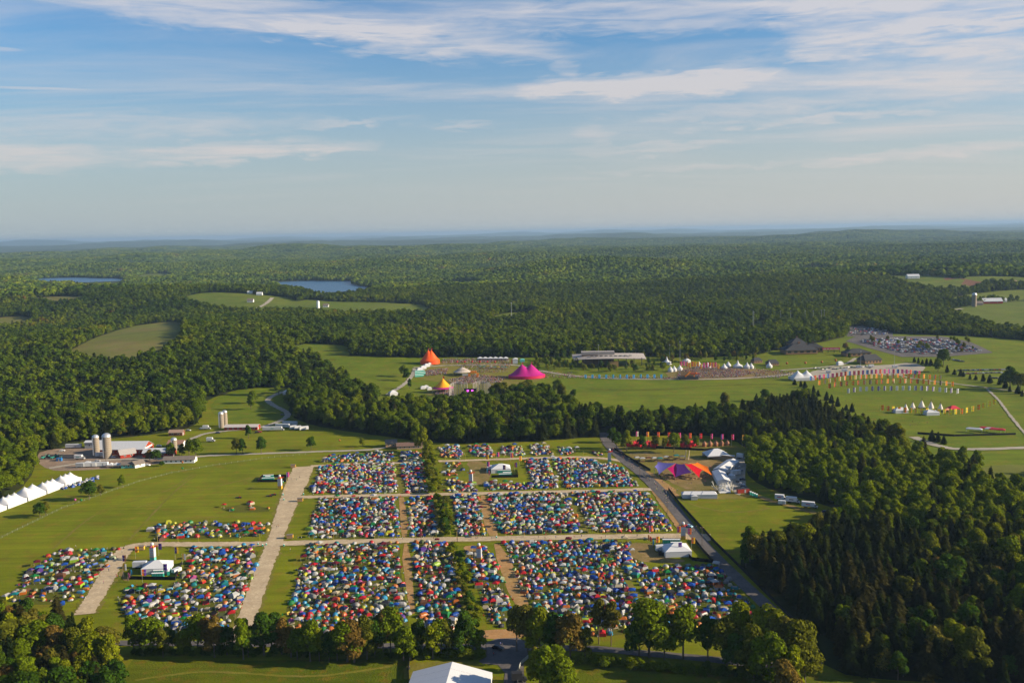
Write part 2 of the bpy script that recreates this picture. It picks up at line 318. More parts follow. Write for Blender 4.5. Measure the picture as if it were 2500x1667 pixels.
def road(name, pts, wid, mat_, off, jit=.6, n=22):
    if name in ('main_dirt_road', 'cross_dirt_road', 'camp_dirt_road'): road('worn_verge', pts, [q+2.6 for q in (wid if isinstance(wid, (list, tuple)) else [wid]*len(pts))], G_WORN, off-.09, 1.3, n)
    c = spline(PP(pts), n); ws = wid if isinstance(wid, (list, tuple)) else [wid]*len(pts); ROADS.append((c, max(ws)))
    b = B(); vs = []
    for i, p in enumerate(c):
        a, e = c[max(i-1, 0)], c[min(i+1, len(c)-1)]; d = Vector((e[0]-a[0], e[1]-a[1])).normalized(); nx, ny = -d.y, d.x
        f = i/(len(c)-1)*(len(pts)-1); k = min(int(f), len(pts)-2); wd_ = ws[k]+(ws[k+1]-ws[k])*(f-k)
        for s_ in (-1, -.33, .33, 1):
            q = s_*(wd_/2)+(R.uniform(-jit, jit) if abs(s_) == 1 else 0); X, Y = p[0]+nx*q, p[1]+ny*q; vs.append((X, Y, hz(X, Y)+off))
    b.add(vs, [(4*i+j+1, 4*i+j, 4*i+4+j, 4*i+5+j) for i in range(len(c)-1) for j in range(3)])
    return struct(b.obj(name, mat_))
sheet('camping_field', [(-700, 1330), (-200, 1262), (0, 1222), (70, 1180), (95, 1110), (200, 1076), (330, 1066), (440, 1052), (490, 1030), (490, 985), (540, 962), (640, 946), (720, 948), (700, 985), (705, 1010), (735, 1030), (800, 1046), (960, 1068), (1060, 1082),
      (1180, 1082), (1300, 1078), (1480, 1064), (1540, 1066), (1700, 1060), (1790, 1072), (1830, 1100), (1818, 1140), (1832, 1170), (1890, 1200), (2010, 1230), (2085, 1262), (1960, 1330), (1850, 1365), (1795, 1365), (1850, 1430), (1990, 1570), (2020, 1640), (2200, 1664), (2700, 1684), (2900, 1900), (2600, 2300), (-500, 2300), (-700, 1900)], G_GRASS, .06, 30, smooth=1)
sheet('hill_meadow', [(770, 874), (850, 868), (1000, 874), (1100, 872), (1260, 872), (1300, 874), (1420, 870), (1500, 868), (1700, 874), (1850, 868), (1900, 852), (2050, 830), (2075, 812), (2130, 810), (2250, 818), (2400, 822), (2500, 832), (2900, 860), (2900, 1180), (2500, 1150), (2330, 1138), (2240, 1118), (2200, 1094), (2130, 1064), (2060, 1040), (1990, 1006), (1960, 985), (1900, 1000), (1700, 1030), (1600, 1036), (1450, 1028), (1385, 1005), (1330, 975), (1200, 985), (1100, 1004), (960, 1004), (900, 1000), (930, 965), (870, 948), (810, 915)], G_HILL, .3, 25, smooth=1)
sheet('valley_meadow', [(505, 1000), (540, 960), (640, 940), (690, 950), (720, 965), (700, 1010), (720, 1035), (640, 1035), (560, 1030)], G_HILL, .16, 25, smooth=1, opened=False)
sheet('west_field', [(150, 868), (225, 830), (300, 800), (400, 786), (446, 786), (450, 818), (420, 862), (330, 892), (240, 890)], G_DRY, .5, 40, smooth=1)
for k, (p, m_) in enumerate(([[(430, 730), (510, 713), (640, 720), (720, 728), (740, 742), (800, 752), (560, 756)], G_FARF], [[(700, 742), (760, 730), (810, 738), (930, 738), (1060, 746), (1070, 762), (900, 762), (760, 760)], G_FARF], [[(300, 680), (330, 671), (425, 666), (410, 677)], G_FARF], [[(2140, 676), (2200, 672), (2320, 676), (2410, 690), (2370, 704), (2250, 700)], G_FARF],
        [[(2330, 678), (2420, 674), (2560, 680), (2560, 690), (2430, 688)], G_FARF], [[(2290, 680), (2340, 678), (2420, 686), (2370, 693)], G_PLOUGH], [[(2300, 722), (2400, 712), (2560, 704), (2560, 722), (2330, 732)], G_FARF], [[(2290, 760), (2400, 742), (2560, 732), (2560, 800), (2470, 800), (2380, 775)], G_FARF], [[(-60, 780), (80, 770), (85, 785), (-60, 795)], G_DRY], [[(1820, 790), (1870, 775), (1875, 792), (1845, 800)], G_FARF], [[(700, 850), (760, 838), (860, 846), (850, 862), (740, 862)], G_HILL], [[(2380, 1150), (2440, 1135), (2560, 1140), (2560, 1165), (2420, 1162)], G_DRY], [[(1180, 770), (1260, 762), (1330, 768), (1250, 775)], G_FARF], [[(60, 730), (160, 722), (230, 730), (140, 740)], G_DRY], [[(1560, 745), (1640, 738), (1700, 744), (1620, 752)], G_FARF], [[(1050, 690), (1130, 684), (1190, 690), (1110, 695)], G_FARF], [[(1900, 655), (1980, 650), (2060, 655), (1980, 660)], G_FARF])):
    cy__ = sum(q[1] for q in p)/len(p); p = [(a, b_ if b_ < cy__ else (HOR-(a-1250)*math.tan(ROLL))+(b_-(HOR-(a-1250)*math.tan(ROLL)))*1.06) for a, b_ in p]   # the near edge runs on behind the tree tops
    sheet(('far_field', 'ploughed_field')[m_ is G_PLOUGH], p, m_, .9, 60, smooth=1)
sheet('lower_meadow', [(296, 1604), (420, 1612), (700, 1612), (985, 1604), (1000, 1640), (1010, 1900), (250, 1900)], G_DARKG, .10, 60, smooth=1)
sheet('east_meadow', [(1385, 1640), (1500, 1622), (1750, 1632), (2020, 1650), (2600, 1690), (2700, 1950), (1385, 1950)], G_DARKG, .10, 60, smooth=1)
sheet('worn_grass', [(1490, 1075), (1600, 1072), (1780, 1078), (1825, 1105), (1815, 1140), (1818, 1180), (1850, 1212), (1760, 1222), (1690, 1216), (1640, 1205), (1560, 1150), (1510, 1110)], G_WORN, .10, 60, jit=1)
sheet('trampled_ground', [(1600, 1130), (1700, 1105), (1770, 1110), (1800, 1140), (1790, 1175), (1800, 1200), (1720, 1205), (1660, 1190), (1620, 1165)], G_BROWN, .14, 60, jit=1)
sheet('trampled_ground', [(1525, 1105), (1600, 1103), (1640, 1112), (1630, 1122), (1550, 1122)], G_BROWN, .15, 60, jit=1)
road('bare_earth', [(1545, 1132), (1585, 1165), (1620, 1192), (1650, 1215)], [6, 12, 13, 5], G_ORANGE, .18, 1)
sheet('trampled_ground', [(1135, 1125), (1180, 1125), (1200, 1150), (1195, 1175), (1170, 1185), (1140, 1178), (1150, 1150)], G_BROWN, .13, 60, jit=1)
sheet('trampled_ground', [(1505, 1330), (1590, 1322), (1600, 1345), (1620, 1360), (1690, 1368), (1640, 1376), (1560, 1372), (1530, 1350)], G_BROWN, .13, 60, jit=1)
sheet('trampled_ground', [(320, 1340), (300, 1400), (320, 1422), (290, 1410), (300, 1350)], G_BROWN, .12, 60, jit=1)
for q, m_ in (([(961, 1131), (977, 1131), (990, 1205), (969, 1205)], G_WORN), ([(972, 1214), (988, 1214), (1000, 1313), (978, 1313)], G_ORANGE), ([(980, 1326), (1000, 1326), (1018, 1495), (1000, 1500)], G_ORANGE), ([(1169, 1208), (1185, 1208), (1222, 1312), (1190, 1312)], G_ORANGE), ([(1200, 1328), (1228, 1328), (1305, 1490), (1252, 1490)], G_ORANGE),
        ([(1378, 1203), (1392, 1203), (1445, 1305), (1424, 1305)], G_WORN), ([(1488, 1352), (1505, 1368), (1592, 1490), (1570, 1490)], G_WORN), ([(1128, 1333), (1165, 1331), (1172, 1346), (1140, 1352)], G_ORANGE), ([(1095, 1350), (1105, 1350), (1150, 1490), (1130, 1490)], G_WORN), ([(1165, 1552), (1180, 1536), (1290, 1534), (1285, 1558), (1200, 1562)], G_ORANGE),
        ([(1050, 1230), (1066, 1230), (1080, 1300), (1070, 1310)], G_WORN), ([(985, 1620), (1090, 1612), (1180, 1615), (1180, 1667), (990, 1667)], G_WORN)):
    sheet('worn_track', q, m_, .12, 80, smooth=1, jit=.6)
sheet('farm_yard', [(85, 1125), (100, 1098), (200, 1090), (300, 1100), (420, 1095), (420, 1128), (330, 1140), (170, 1150), (120, 1148)], ground_mat('yard_dirt', [(.24, .17, .12), (.20, .15, .11), (.3, .22, .16)], .03), .12, 40, smooth=1)
sheet('gravel_lot', [(1960, 912), (2050, 892), (2160, 893), (2230, 884), (2270, 902), (2200, 918), (2100, 914), (1990, 926)], G_PALE, .5, 20, smooth=1)
sheet('car_park', [(2065, 834), (2090, 822), (2300, 822), (2370, 836), (2425, 862), (2300, 872), (2200, 872), (2120, 850)], G_ASPH, .5, 20, smooth=0)
sheet('car_park', [(2068, 822), (2072, 798), (2105, 796), (2180, 812), (2180, 822)], G_ASPH, .55, 20, smooth=0)
sheet('truck_yard', [(1775, 1130), (1800, 1112), (1825, 1118), (1818, 1160), (1822, 1192), (1800, 1215), (1780, 1180)], G_PALE, .2, 40, smooth=1)
sheet('forecourt', [(1185, 1560), (1290, 1556), (1290, 1600), (1275, 1625), (1292, 1700), (1225, 1700), (1235, 1625), (1160, 1618), (1190, 1600)], G_ASPH, .17, 60, smooth=1)
sheet('festival_ground', [(1000, 905), (1060, 882), (1250, 878), (1260, 900), (1350, 912), (1330, 930), (1200, 950), (1060, 970), (1030, 960), (1090, 935), (1010, 925)], G_WORN, .42, 25, smooth=1)
sheet('festival_ground', [(1620, 905), (1700, 892), (1850, 900), (1930, 912), (1850, 926), (1640, 930)], G_BROWN, .42, 25, smooth=1)
LAKEM = bpy.data.materials.new('lake_water'); LAKEM.use_nodes = True; t = N(LAKEM.node_tree); bb = LAKEM.node_tree.nodes['Principled BSDF']
bb.inputs['Base Color'].default_value = (.030, .085, .165, 1); bb.inputs['Roughness'].default_value = .3; bb.inputs['IOR'].default_value = 1.33; bb.inputs['Specular IOR Level'].default_value = .3
bp = t.n('ShaderNodeBump'); bp.inputs['Strength'].default_value = 1.0; bp.inputs['Distance'].default_value = 1.5; t.l(t.noise(t.n('ShaderNodeNewGeometry').outputs['Position'], .15, 4), bp.inputs['Height']); t.l(bp.outputs[0], bb.inputs['Normal'])
for q in ([(40, 686), (85, 681), (130, 678), (190, 677), (240, 680), (280, 679), (318, 684), (302, 697), (280, 704), (245, 699), (200, 700), (150, 696), (90, 697)], [(640, 688), (690, 686), (760, 685), (820, 687), (872, 685), (856, 692), (880, 699), (915, 704), (892, 720), (840, 724), (790, 726), (740, 715), (690, 706)]):
    o = sheet('lake', q, LAKEM, .3, 4000, smooth=3, jit=6)
    for v in o.data.vertices: v.co.z = .8
W9 = [15, 15, 12, 9, 9, 8.5, 8.5, 8.5]
road('main_dirt_road', [(742, 1139), (724, 1180), (702, 1233), (678, 1300), (668, 1330), (640, 1400), (600, 1515), (578, 1578)], W9, G_GRAVEL, .20)
road('cross_dirt_road', [(306, 1336), (360, 1329), (480, 1329), (660, 1327), (1000, 1319), (1350, 1312), (1650, 1309), (1735, 1312)], [6, 7.5, 7.5, 8, 8, 8, 9, 12], G_GRAVEL, .24)
road('cross_dirt_road', [(720, 1214), (850, 1211), (1000, 1208), (1300, 1202), (1560, 1195), (1620, 1193)], 6.5, G_GRAVEL, .24)
road('cross_dirt_road', [(758, 1138), (900, 1132), (1200, 1122), (1400, 1116), (1490, 1121), (1530, 1130)], 5.5, G_GRAVEL, .24)
road('camp_dirt_road', [(312, 1334), (290, 1362), (262, 1405), (236, 1450), (205, 1500)], 9, G_GRAVEL, .28)
road('asphalt_road', [(1475, 1056), (1488, 1085), (1520, 1118), (1566, 1156), (1612, 1200), (1645, 1240), (1692, 1300), (1742, 1355), (1805, 1417), (1875, 1482), (1935, 1542), (1974, 1585), (1986, 1612), (1965, 1632), (1850, 1622), (1700, 1606), (1560, 1594), (1440, 1584), (1200, 1580), (800, 1575), (430, 1571), (200, 1570)], [10, 10, 10, 9, 9, 8, 7.5, 7, 7, 7, 7, 7, 7, 7, 6, 5.5, 5.5, 5.5, 5.5, 5, 5, 5], G_ASPH, .30, .15)
road('earth_verge', [(1592, 1196), (1625, 1240), (1670, 1300), (1690, 1318)], [2.5, 4, 4, 3], G_ORANGE, .22, .5)
road('farm_lane', [(120, 1143), (260, 1123), (420, 1120), (520, 1112), (760, 1103), (900, 1098), (960, 1088)], 5, G_PALE, .22)
road('valley_lane', [(455, 1078), (500, 1060), (560, 1052), (630, 1045), (690, 1025), (700, 1008), (665, 988), (655, 975), (690, 958), (760, 948)], [5, 5, 5, 6, 6, 6, 6, 6, 6, 6], G_PALE, .45)
road('hill_path', [(945, 965), (985, 940), (1008, 915), (1012, 900)], 5, G_PALE, .6)
road('hill_path', [(1010, 898), (1100, 893), (1250, 892), (1320, 906), (1400, 918), (1500, 925), (1700, 927), (1850, 922), (1950, 912)], [5, 5, 5, 6, 6, 6, 6, 7, 9], G_PALE, .65)
road('hill_path', [(2150, 900), (2190, 914), (2230, 925), (2350, 940), (2480, 956), (2600, 968)], 4, G_PALE, .65)
road('hill_path', [(2410, 951), (2435, 975), (2470, 1020), (2520, 1080)], 2.5, G_PALE, .65)
road('hill_path', [(1905, 905), (2000, 898), (2060, 890), (2090, 875)], 5, G_PALE, .66)
road('county_road', [(2230, 1068), (2300, 1092), (2380, 1098), (2600, 1090)], 8, G_PALE, .7)
for q in ([(480, 1158), (440, 1188), (377, 1250), (316, 1318)], [(470, 1158), (400, 1200), (245, 1250), (129, 1340)], [(690, 1150), (600, 1170), (480, 1200), (330, 1240)], [(640, 1260), (560, 1262), (420, 1264)], [(620, 1330), (612, 1420), (566, 1540)], [(1660, 1220), (1720, 1240), (1800, 1250), (1880, 1240)], [(2050, 980), (2120, 990), (2200, 1020), (2330, 1045)], [(330, 1660), (500, 1640), (760, 1650), (960, 1625)]): road('worn_track', q, 1.5, G_WORN, .13, .35)
road('hedge_shadow_strip', [(1430, 950), (1600, 952), (1750, 942), (1900, 938)], 5, G_DARKG, .5, 1.5)  # strip of darker grass colour painting in the hedge line's shadow
road('far_lane', [(625, 755), (650, 742), (665, 728)], 9, G_PALE, 1.4)
road('far_lane', [(2090, 780), (2200, 772), (2350, 755)], 9, G_PALE, 1.4)

# ------------------------------------------------------------------ trees
def leaf_mat(name, stops, shade=1.0):
    m = bpy.data.materials.new(name); m.use_nodes = True; t = N(m.node_tree); m.node_tree.nodes.clear()
    oi = t.n('ShaderNodeObjectInfo'); r = t.n('ShaderNodeValToRGB'); cr = r.color_ramp
    while len(cr.elements) < len(stops): cr.elements.new(.5)
    for e, (p, c) in zip(cr.elements, stops): e.position = p; e.color = (*c, 1)
    big = t.noise(oi.outputs['Location'], .0045, 4, .6); loc = t.math('ADD', t.math('MULTIPLY', oi.outputs['Random'], .52), t.math('MULTIPLY_ADD', big, 1.9, -.78), clamp=True)
    t.l(loc, r.inputs[0])
    at = t.n('ShaderNodeAttribute', attribute_name='lv'); k = t.math('MULTIPLY_ADD', at.outputs['Fac'], .9, .55)
    c = t.mix(1, r.outputs[0], t.comb(k, k, t.math('MULTIPLY', k, .9)), 'MULTIPLY')
    d = t.n('ShaderNodeBsdfDiffuse'); t.l(c, d.inputs[0]); tr = t.n('ShaderNodeBsdfTranslucent'); t.l(t.mix(.5, c, (.20, .21, .005)), tr.inputs[0])
    mx = t.n('ShaderNodeMixShader'); mx.inputs[0].default_value = .28; t.l(d.outputs[0], mx.inputs[1]); t.l(tr.outputs[0], mx.inputs[2])
    o = t.n('ShaderNodeOutputMaterial'); t.l(mx.outputs[0], o.inputs[0]); return m
LEAF = leaf_mat('broad_leaf', [(0, (.022, .048, .004)), (.30, (.052, .086, .004)), (.58, (.092, .128, .004)), (.84, (.128, .150, .005)), (.95, (.128, .115, .010)), (1, (.14, .088, .016))])
NEEDLE = leaf_mat('needle', [(0, (.010, .020, .005)), (.5, (.020, .028, .006)), (.8, (.036, .036, .010)), (1, (.056, .044, .015))])
TINT = {'fresh green': ((.088, .130, .004), (.115, .150, .006)), 'deep green': ((.030, .070, .006), (.046, .088, .009)), 'yellow green': ((.135, .158, .004), (.16, .170, .008)),
        'olive': ((.085, .096, .008), (.11, .108, .010)), 'russet': ((.15, .085, .02), (.13, .10, .02)), 'bronze green': ((.11, .105, .012), (.13, .11, .02)), 'dark conifer': ((.011, .021, .005), (.018, .027, .007)), 'brown conifer': ((.028, .027, .008), (.040, .035, .011))}
TM = {k: leaf_mat('leaf_'+k.replace(' ', '_'), [(0, v[0]), (1, v[1])]) for k, v in TINT.items()}
def leaf_mesh(name, blobs, n, size, mat_, up=.25, droop=0, seed=0):
    rg = np.random.default_rng(seed); w_ = np.array([b[3]**2 for b in blobs]); idx = rg.choice(len(blobs), n, p=w_/w_.sum()); bl = np.array(blobs)
    d = rg.normal(size=(n, 3)); d /= np.linalg.norm(d, axis=1)[:, None]; d[:, 2] = np.where(d[:, 2] < -.5, -d[:, 2], d[:, 2])
    rr = bl[idx, 3]*(1-.35*rg.random(n)**2); c = bl[idx, :3]+d*np.stack([rr, rr, rr*bl[idx, 4]], 1)
    nn = d+rg.normal(size=(n, 3))*.45+np.array([0, 0, up]); nn /= np.linalg.norm(nn, axis=1)[:, None]
    a = np.cross(nn, rg.normal(size=(n, 3))); a /= np.linalg.norm(a, axis=1)[:, None]; bv = np.cross(nn, a)
    s_ = size*(.6+.8*rg.random(n))[:, None]; V = np.stack([c-a*s_-bv*s_*.6, c+a*s_*.8-bv*s_, c+a*s_+bv*s_*.7, c-a*s_*.7+bv*s_], 1)
    if droop: V[..., 2] -= droop*rg.random((n, 1))
    me = bpy.data.meshes.new(name); me.from_pydata(V.reshape(-1, 3).tolist(), [], np.arange(n*4).reshape(n, 4).tolist()); me.materials.append(mat_)
    at = me.attributes.new('lv', 'FLOAT', 'POINT'); at.data.foreach_set('value', np.repeat(rg.random(n), 4).astype(np.float32)); return me
def broad_blobs(seed, h=1.0, wide=.36, base=.28, k=9):
    r = random.Random(seed); out = [(0, 0, base+(1-base)*.5, wide*.62, (1-base)*.55/(wide*.62)*.8)]
    for i in range(k):
        a = i*2.4+r.uniform(-.5, .5); f = (i+.5)/k; zz = base+.08+(1-base-.14)*f; q = wide*.72*math.sin(math.pi*min(.95, .28+.66*f))**.8*r.uniform(.55, 1)
        out.append((q*math.cos(a), q*math.sin(a), zz, wide*r.uniform(.30, .48), r.uniform(.75, 1.0)))
    return out
def conif_mesh(name, n, mat_, seed, wide=.17, size=.05):
    rg = np.random.default_rng(seed); z_ = .10+.90*(1-np.sqrt(rg.random(n))); lay = np.round(z_*13)/13*.6+z_*.4
    r = wide*(1.03-lay)**.85*(.45+.55*rg.random(n))*(1+.25*np.sin(z_*80+rg.random()*6)); a = rg.random(n)*2*np.pi; r *= 1+.22*np.sin(a*3+seed+z_*9)
    c = np.stack([r*np.cos(a), r*np.sin(a), lay], 1); out = np.stack([np.cos(a), np.sin(a), -.35+0*a], 1); sd_ = np.stack([-np.sin(a), np.cos(a), 0*a], 1); nn = np.stack([np.cos(a)*.6, np.sin(a)*.6, .8+0*a], 1)
    s_ = (size*(.6+.8*rg.random(n)))[:, None]; j = rg.normal(size=(n, 3))*.01
    V = np.stack([c-sd_*s_*.7-out*s_+nn*.02+j, c+sd_*s_*.7-out*s_+nn*.02, c+sd_*s_*.35+out*s_*1.3, c-sd_*s_*.35+out*s_*1.3+j], 1)
    me = bpy.data.meshes.new(name); me.from_pydata(V.reshape(-1, 3).tolist(), [], np.arange(n*4).reshape(n, 4).tolist()); me.materials.append(mat_)
    at = me.attributes.new('lv', 'FLOAT', 'POINT'); at.data.foreach_set('value', np.repeat(rg.random(n), 4).astype(np.float32)); return me
def blob_mesh(name, mat_, seed, wide=.42, sub=2):
    bm = bmesh.new(); bmesh.ops.create_icosphere(bm, subdivisions=sub, radius=1); r = random.Random(seed); ph = [r.uniform(0, 6) for _ in range(6)]
    lay_ = bm.verts.layers.float.new('lv')
    for v in bm.verts:
        d = v.co.normalized(); k = 1+.20*math.sin(d.x*5+ph[0])*math.sin(d.y*5+ph[1])+.16*math.sin(d.z*7+ph[2]+d.x*4)+r.uniform(-.16, .16)
        v.co = Vector((d.x*wide*k, d.y*wide*k, .55+d.z*.45*k)); v[lay_] = r.random()
    me = bpy.data.meshes.new(name); bm.to_mesh(me); bm.free(); me.materials.append(mat_); return me
NB = [leaf_mesh('broad_crown', broad_blobs(s, wide=wd_, base=bs_, k=k), 2600, .0225, LEAF, seed=s) for s, wd_, bs_, k in ((1, .34, .22, 10), (2, .40, .25, 11), (3, .30, .2, 9), (4, .44, .3, 12), (5, .36, .24, 8))]
NC = [conif_mesh('conifer_crown', 1500, NEEDLE, s, wd_, .040) for s, wd_ in ((11, .17), (12, .20), (13, .15), (14, .22))]
MB_ = [leaf_mesh('mid_crown', broad_blobs(s+30, wide=wd_, base=.2, k=8), 300, .055, LEAF, seed=s) for s, wd_ in ((1, .36), (2, .42), (3, .32), (4, .46))]
MC_ = [conif_mesh('mid_conifer', 220, NEEDLE, s, .19, .085) for s in (21, 22)]
FB = [blob_mesh('far_crown', LEAF, s, wd_) for s, wd_ in ((1, .40), (2, .46), (3, .36), (4, .5))]; FC = [blob_mesh('far_conifer', NEEDLE, 9, .24, 1)]
def trunk_mesh(seed, broad=True):
    r = random.Random(seed); b = B(); top = .72 if broad else .93
    b.tube((0, 0, -.02), (r.uniform(-.01, .01), r.uniform(-.01, .01), top*.45), .022, 7, 0, .016); b.tube((0, 0, top*.45), (r.uniform(-.02, .02), r.uniform(-.02, .02), top), .016, 6, 0, .005)
    if broad:
        for i in range(5):
            a = i*1.3+r.uniform(0, 1); z_ = r.uniform(.22, .5); q = r.uniform(.14, .24); b.tube((0, 0, z_), (q*math.cos(a), q*math.sin(a), z_+r.uniform(.12, .24)), .009, 5, 0, .003)
    return b.mesh('trunk', BARK)
TRK = [trunk_mesh(s) for s in range(3)]; TRC = [trunk_mesh(9, False)]
def gn_scatter(name, pts, idx, scl, rot, meshes, label):
    coll = bpy.data.collections.new(name+'_kinds')
    for i, me in enumerate(meshes): coll.objects.link(bpy.data.objects.new('%s_kind_%02d' % (name, i), me))
    me = bpy.data.meshes.new(name); me.vertices.add(len(pts)); me.vertices.foreach_set('co', np.asarray(pts, np.float32).ravel())
    a = me.attributes.new('idx', 'INT', 'POINT'); a.data.foreach_set('value', np.asarray(idx, np.int32))
    a = me.attributes.new('scl', 'FLOAT_VECTOR', 'POINT'); a.data.foreach_set('vector', np.asarray(scl, np.float32).ravel())
    a = me.attributes.new('rot', 'FLOAT', 'POINT'); a.data.foreach_set('value', np.asarray(rot, np.float32))
    o = link(bpy.data.objects.new(name, me)); ng = bpy.data.node_groups.new(name, 'GeometryNodeTree')
    ng.interface.new_socket('Geometry', in_out='INPUT', socket_type='NodeSocketGeometry'); ng.interface.new_socket('Geometry', in_out='OUTPUT', socket_type='NodeSocketGeometry')
    n = N(ng); gi = n.n('NodeGroupInput'); go = n.n('NodeGroupOutput'); ip = n.n('GeometryNodeInstanceOnPoints'); ci = n.n('GeometryNodeCollectionInfo')
    ci.inputs['Collection'].default_value = coll; ci.inputs['Separate Children'].default_value = True; ci.inputs['Reset Children'].default_value = True
    def na_(nm, ty): q = n.n('GeometryNodeInputNamedAttribute', data_type=ty); q.inputs['Name'].default_value = nm; return q.outputs['Attribute']
    n.l(gi.outputs[0], ip.inputs['Points']); n.l(ci.outputs[0], ip.inputs['Instance']); ip.inputs['Pick Instance'].default_value = True; n.l(na_('idx', 'INT'), ip.inputs['Instance Index'])
    cx = n.n('ShaderNodeCombineXYZ'); n.l(na_('rot', 'FLOAT'), cx.inputs[2]); n.l(cx.outputs[0], ip.inputs['Rotation']); n.l(na_('scl', 'FLOAT_VECTOR'), ip.inputs['Scale']); n.l(ip.outputs[0], go.inputs[0])
    md = o.modifiers.new('scatter', 'NODES'); md.node_group = ng; o['kind'] = 'stuff'; tag(o, label, 'woodland'); return o
# woods inside the open land
WOODS = [chaikin(PP(p), 1) for p in ([(-500, 1500), (150, 1530), (235, 1560), (280, 1600), (290, 1667), (250, 1950), (-600, 1950)],)]
NOTREE = []
def cand(d0, d1, sp, halfw):
    y0, y1 = d0*.72, d1; xm = d1*halfw; nx = int(2*xm/sp)+1; ny = int((y1-y0)/sp)+1
    gx, gy = np.meshgrid(np.arange(nx)*sp-xm, np.arange(ny)*sp+y0); gx = gx.ravel()+NR.uniform(-.45, .45, gx.size)*sp; gy = gy.ravel()+NR.uniform(-.45, .45, gy.size)*sp
    D = np.hypot(gx, gy); k = (D >= d0) & (D < d1) & (np.abs(gx) < gy*halfw+40); gx, gy = gx[k], gy[k]
    op = np.zeros(len(gx), bool)
    for p in OPEN: op |= pip(p, gx, gy)
    for p in WOODS: op &= ~pip(p, gx, gy)
    for c, wd_ in ROADS:
        ca = np.array(c); lo, hi = ca.min(0)-15, ca.max(0)+15; s_ = np.where((gx > lo[0]) & (gx < hi[0]) & (gy > lo[1]) & (gy < hi[1]) & ~op)[0]
        if len(s_):
            dm = np.full(len(s_), 1e9)
            for q in range(0, len(ca), 2): dm = np.minimum(dm, np.hypot(gx[s_]-ca[q, 0], gy[s_]-ca[q, 1]))
            op[s_[dm < wd_/2+4]] = True
    gx, gy = gx[~op], gy[~op]; return gx, gy, HH(gx, gy)
def proj(x, y, z):
    v = np.stack([x, y, z-CAMZ], -1); d = v@np.array(FW); return W0/2+FPX*(v@np.array(RT))/d, H0/2-FPX*(v@np.array(UP))/d
def conmask(x, y):
    px, py = proj(x, y, HH(x, y)); D = np.hypot(x, y)
    pc = np.full(len(x), .10)
    pc = np.where((px > 1850) & (D < 540), .74, pc); pc = np.where((px > 1820) & (D >= 540) & (D < 760), .03, pc); pc = np.where((px < 900) & (D < 1300), .28, pc); pc = np.where((px > 700) & (px < 1500) & (D > 650) & (D < 1000), .34, pc); pc = np.where((px >= 1500) & (px < 2250) & (D > 760) & (D < 1000), .7, pc); pc = np.where(px < 330, np.maximum(pc, .2), pc)
    pc = pc*(.5+1.0*(np.sin(x/37+1)*np.sin(y/41+.5)*.5+.5)); return NR.random(len(x)) < pc
# nearest woods: candidates; the largest in view become trees of their own, the others one wood
gx, gy, gz = cand(300, 1000, 5.8, .72); con = conmask(gx, gy); gh = np.where(con, NR.uniform(9, 20, len(gx)), 8+NR.gamma(3.2, 1.7, len(gx)).clip(0, 11)); gD = np.hypot(gx, gy)
leafy = (gD > 530) & (gD < 765) & (gx > 150) & ~con; gh = np.where(leafy, gh*.74, gh); bl_ = pip(WOODS[0], gx, gy); gh = np.where(bl_, gh*.9, gh)
px, py = proj(gx, gy, gz+gh*.7); inf = (px > -5) & (px < 2505) & (py < 1675) & (gy > 100)
order = np.argsort(gD); pick = np.zeros(len(gx), bool)
for kind, lim in ((False, 235), (True, 235)):
    k = [i for i in order if inf[i] and con[i] == kind][:lim]; pick[k] = True
ZONES = lambda x, y: ('in the wood at the corner of the left camp' if x < 0 else 'in the dark wood beyond the asphalt road')
TREE_N = 0
def tree(x, y, h, tint, label, broad=True, wide=1.0, group='trees', name=None, var=None, cat='tree', base=True):
    global TREE_N; TREE_N += 1; z_ = hz(x, y); v = TREE_N if var is None else var
    root = empty(name or ('broadleaf_tree' if broad else 'conifer_tree'), (x, y, z_-.05), R.uniform(0, 6.28), label, cat, group, (h*wide, h*wide, h))
    me = (NB if broad else NC)[v % (len(NB) if broad else len(NC))]; key = (me.name, tint)
    if key not in TREE_ME: q = me.copy(); q.materials[0] = TM[tint]; TREE_ME[key] = q
    use(TREE_ME[key], 'crown', root); use((TRK if broad else TRC)[v % (3 if broad else 1)], 'trunk', root); return root
TREE_ME = {}
def szw(h): return 'small' if h < 11.5 else 'middling' if h < 14 else 'tall' if h < 17 else 'towering'
wtint = ['fresh green']*5+['deep green']*5+['yellow green']*3+['olive']*2+['bronze green']*2+['russet']
for i in np.where(pick)[0]:
    bx = float(gx[i]); by = float(gy[i]); h = float(gh[i])
    if con[i]:
        ti = R.choice(['dark conifer', 'dark conifer', 'brown conifer', 'brown conifer']); wz = R.choice([.85, 1.0, 1.2]); tree(bx, by, h, ti, '%s %s %s tree %s' % (szw(h), {.85: 'slender', 1.0: 'pointed', 1.2: 'spreading'}[wz], ti, ZONES(bx, by)), False, wz, 'conifers of the near woods')
    else:
        ti = R.choice(wtint); wz = R.choice([.85, 1.0, 1.15]); tree(bx, by, h, ti, '%s %s %s broadleaf tree %s' % (szw(h), {.85: 'narrow', 1.0: 'round', 1.15: 'wide'}[wz], ti, ZONES(bx, by)), True, wz, 'broadleaf trees of the near woods')
def wood(name, label, x, y, z, h, con, bm_, cm_, widen=1.0):
    n = len(x); idx = np.where(con, len(bm_)+NR.integers(0, len(cm_), n), NR.integers(0, len(bm_), n)); wz = h*widen*NR.uniform(.85, 1.2, n)
    gn_scatter(name, np.stack([x, y, z-.3], 1), idx, np.stack([wz, wz, h], 1), NR.uniform(0, 6.28, n), bm_+cm_, label)
LEAF2 = leaf_mat('young_leaf', [(0, (.085, .128, .004)), (.5, (.135, .178, .004)), (.9, (.175, .195, .005)), (1, (.18, .14, .012))])
NL = [m_.copy() for m_ in NB]
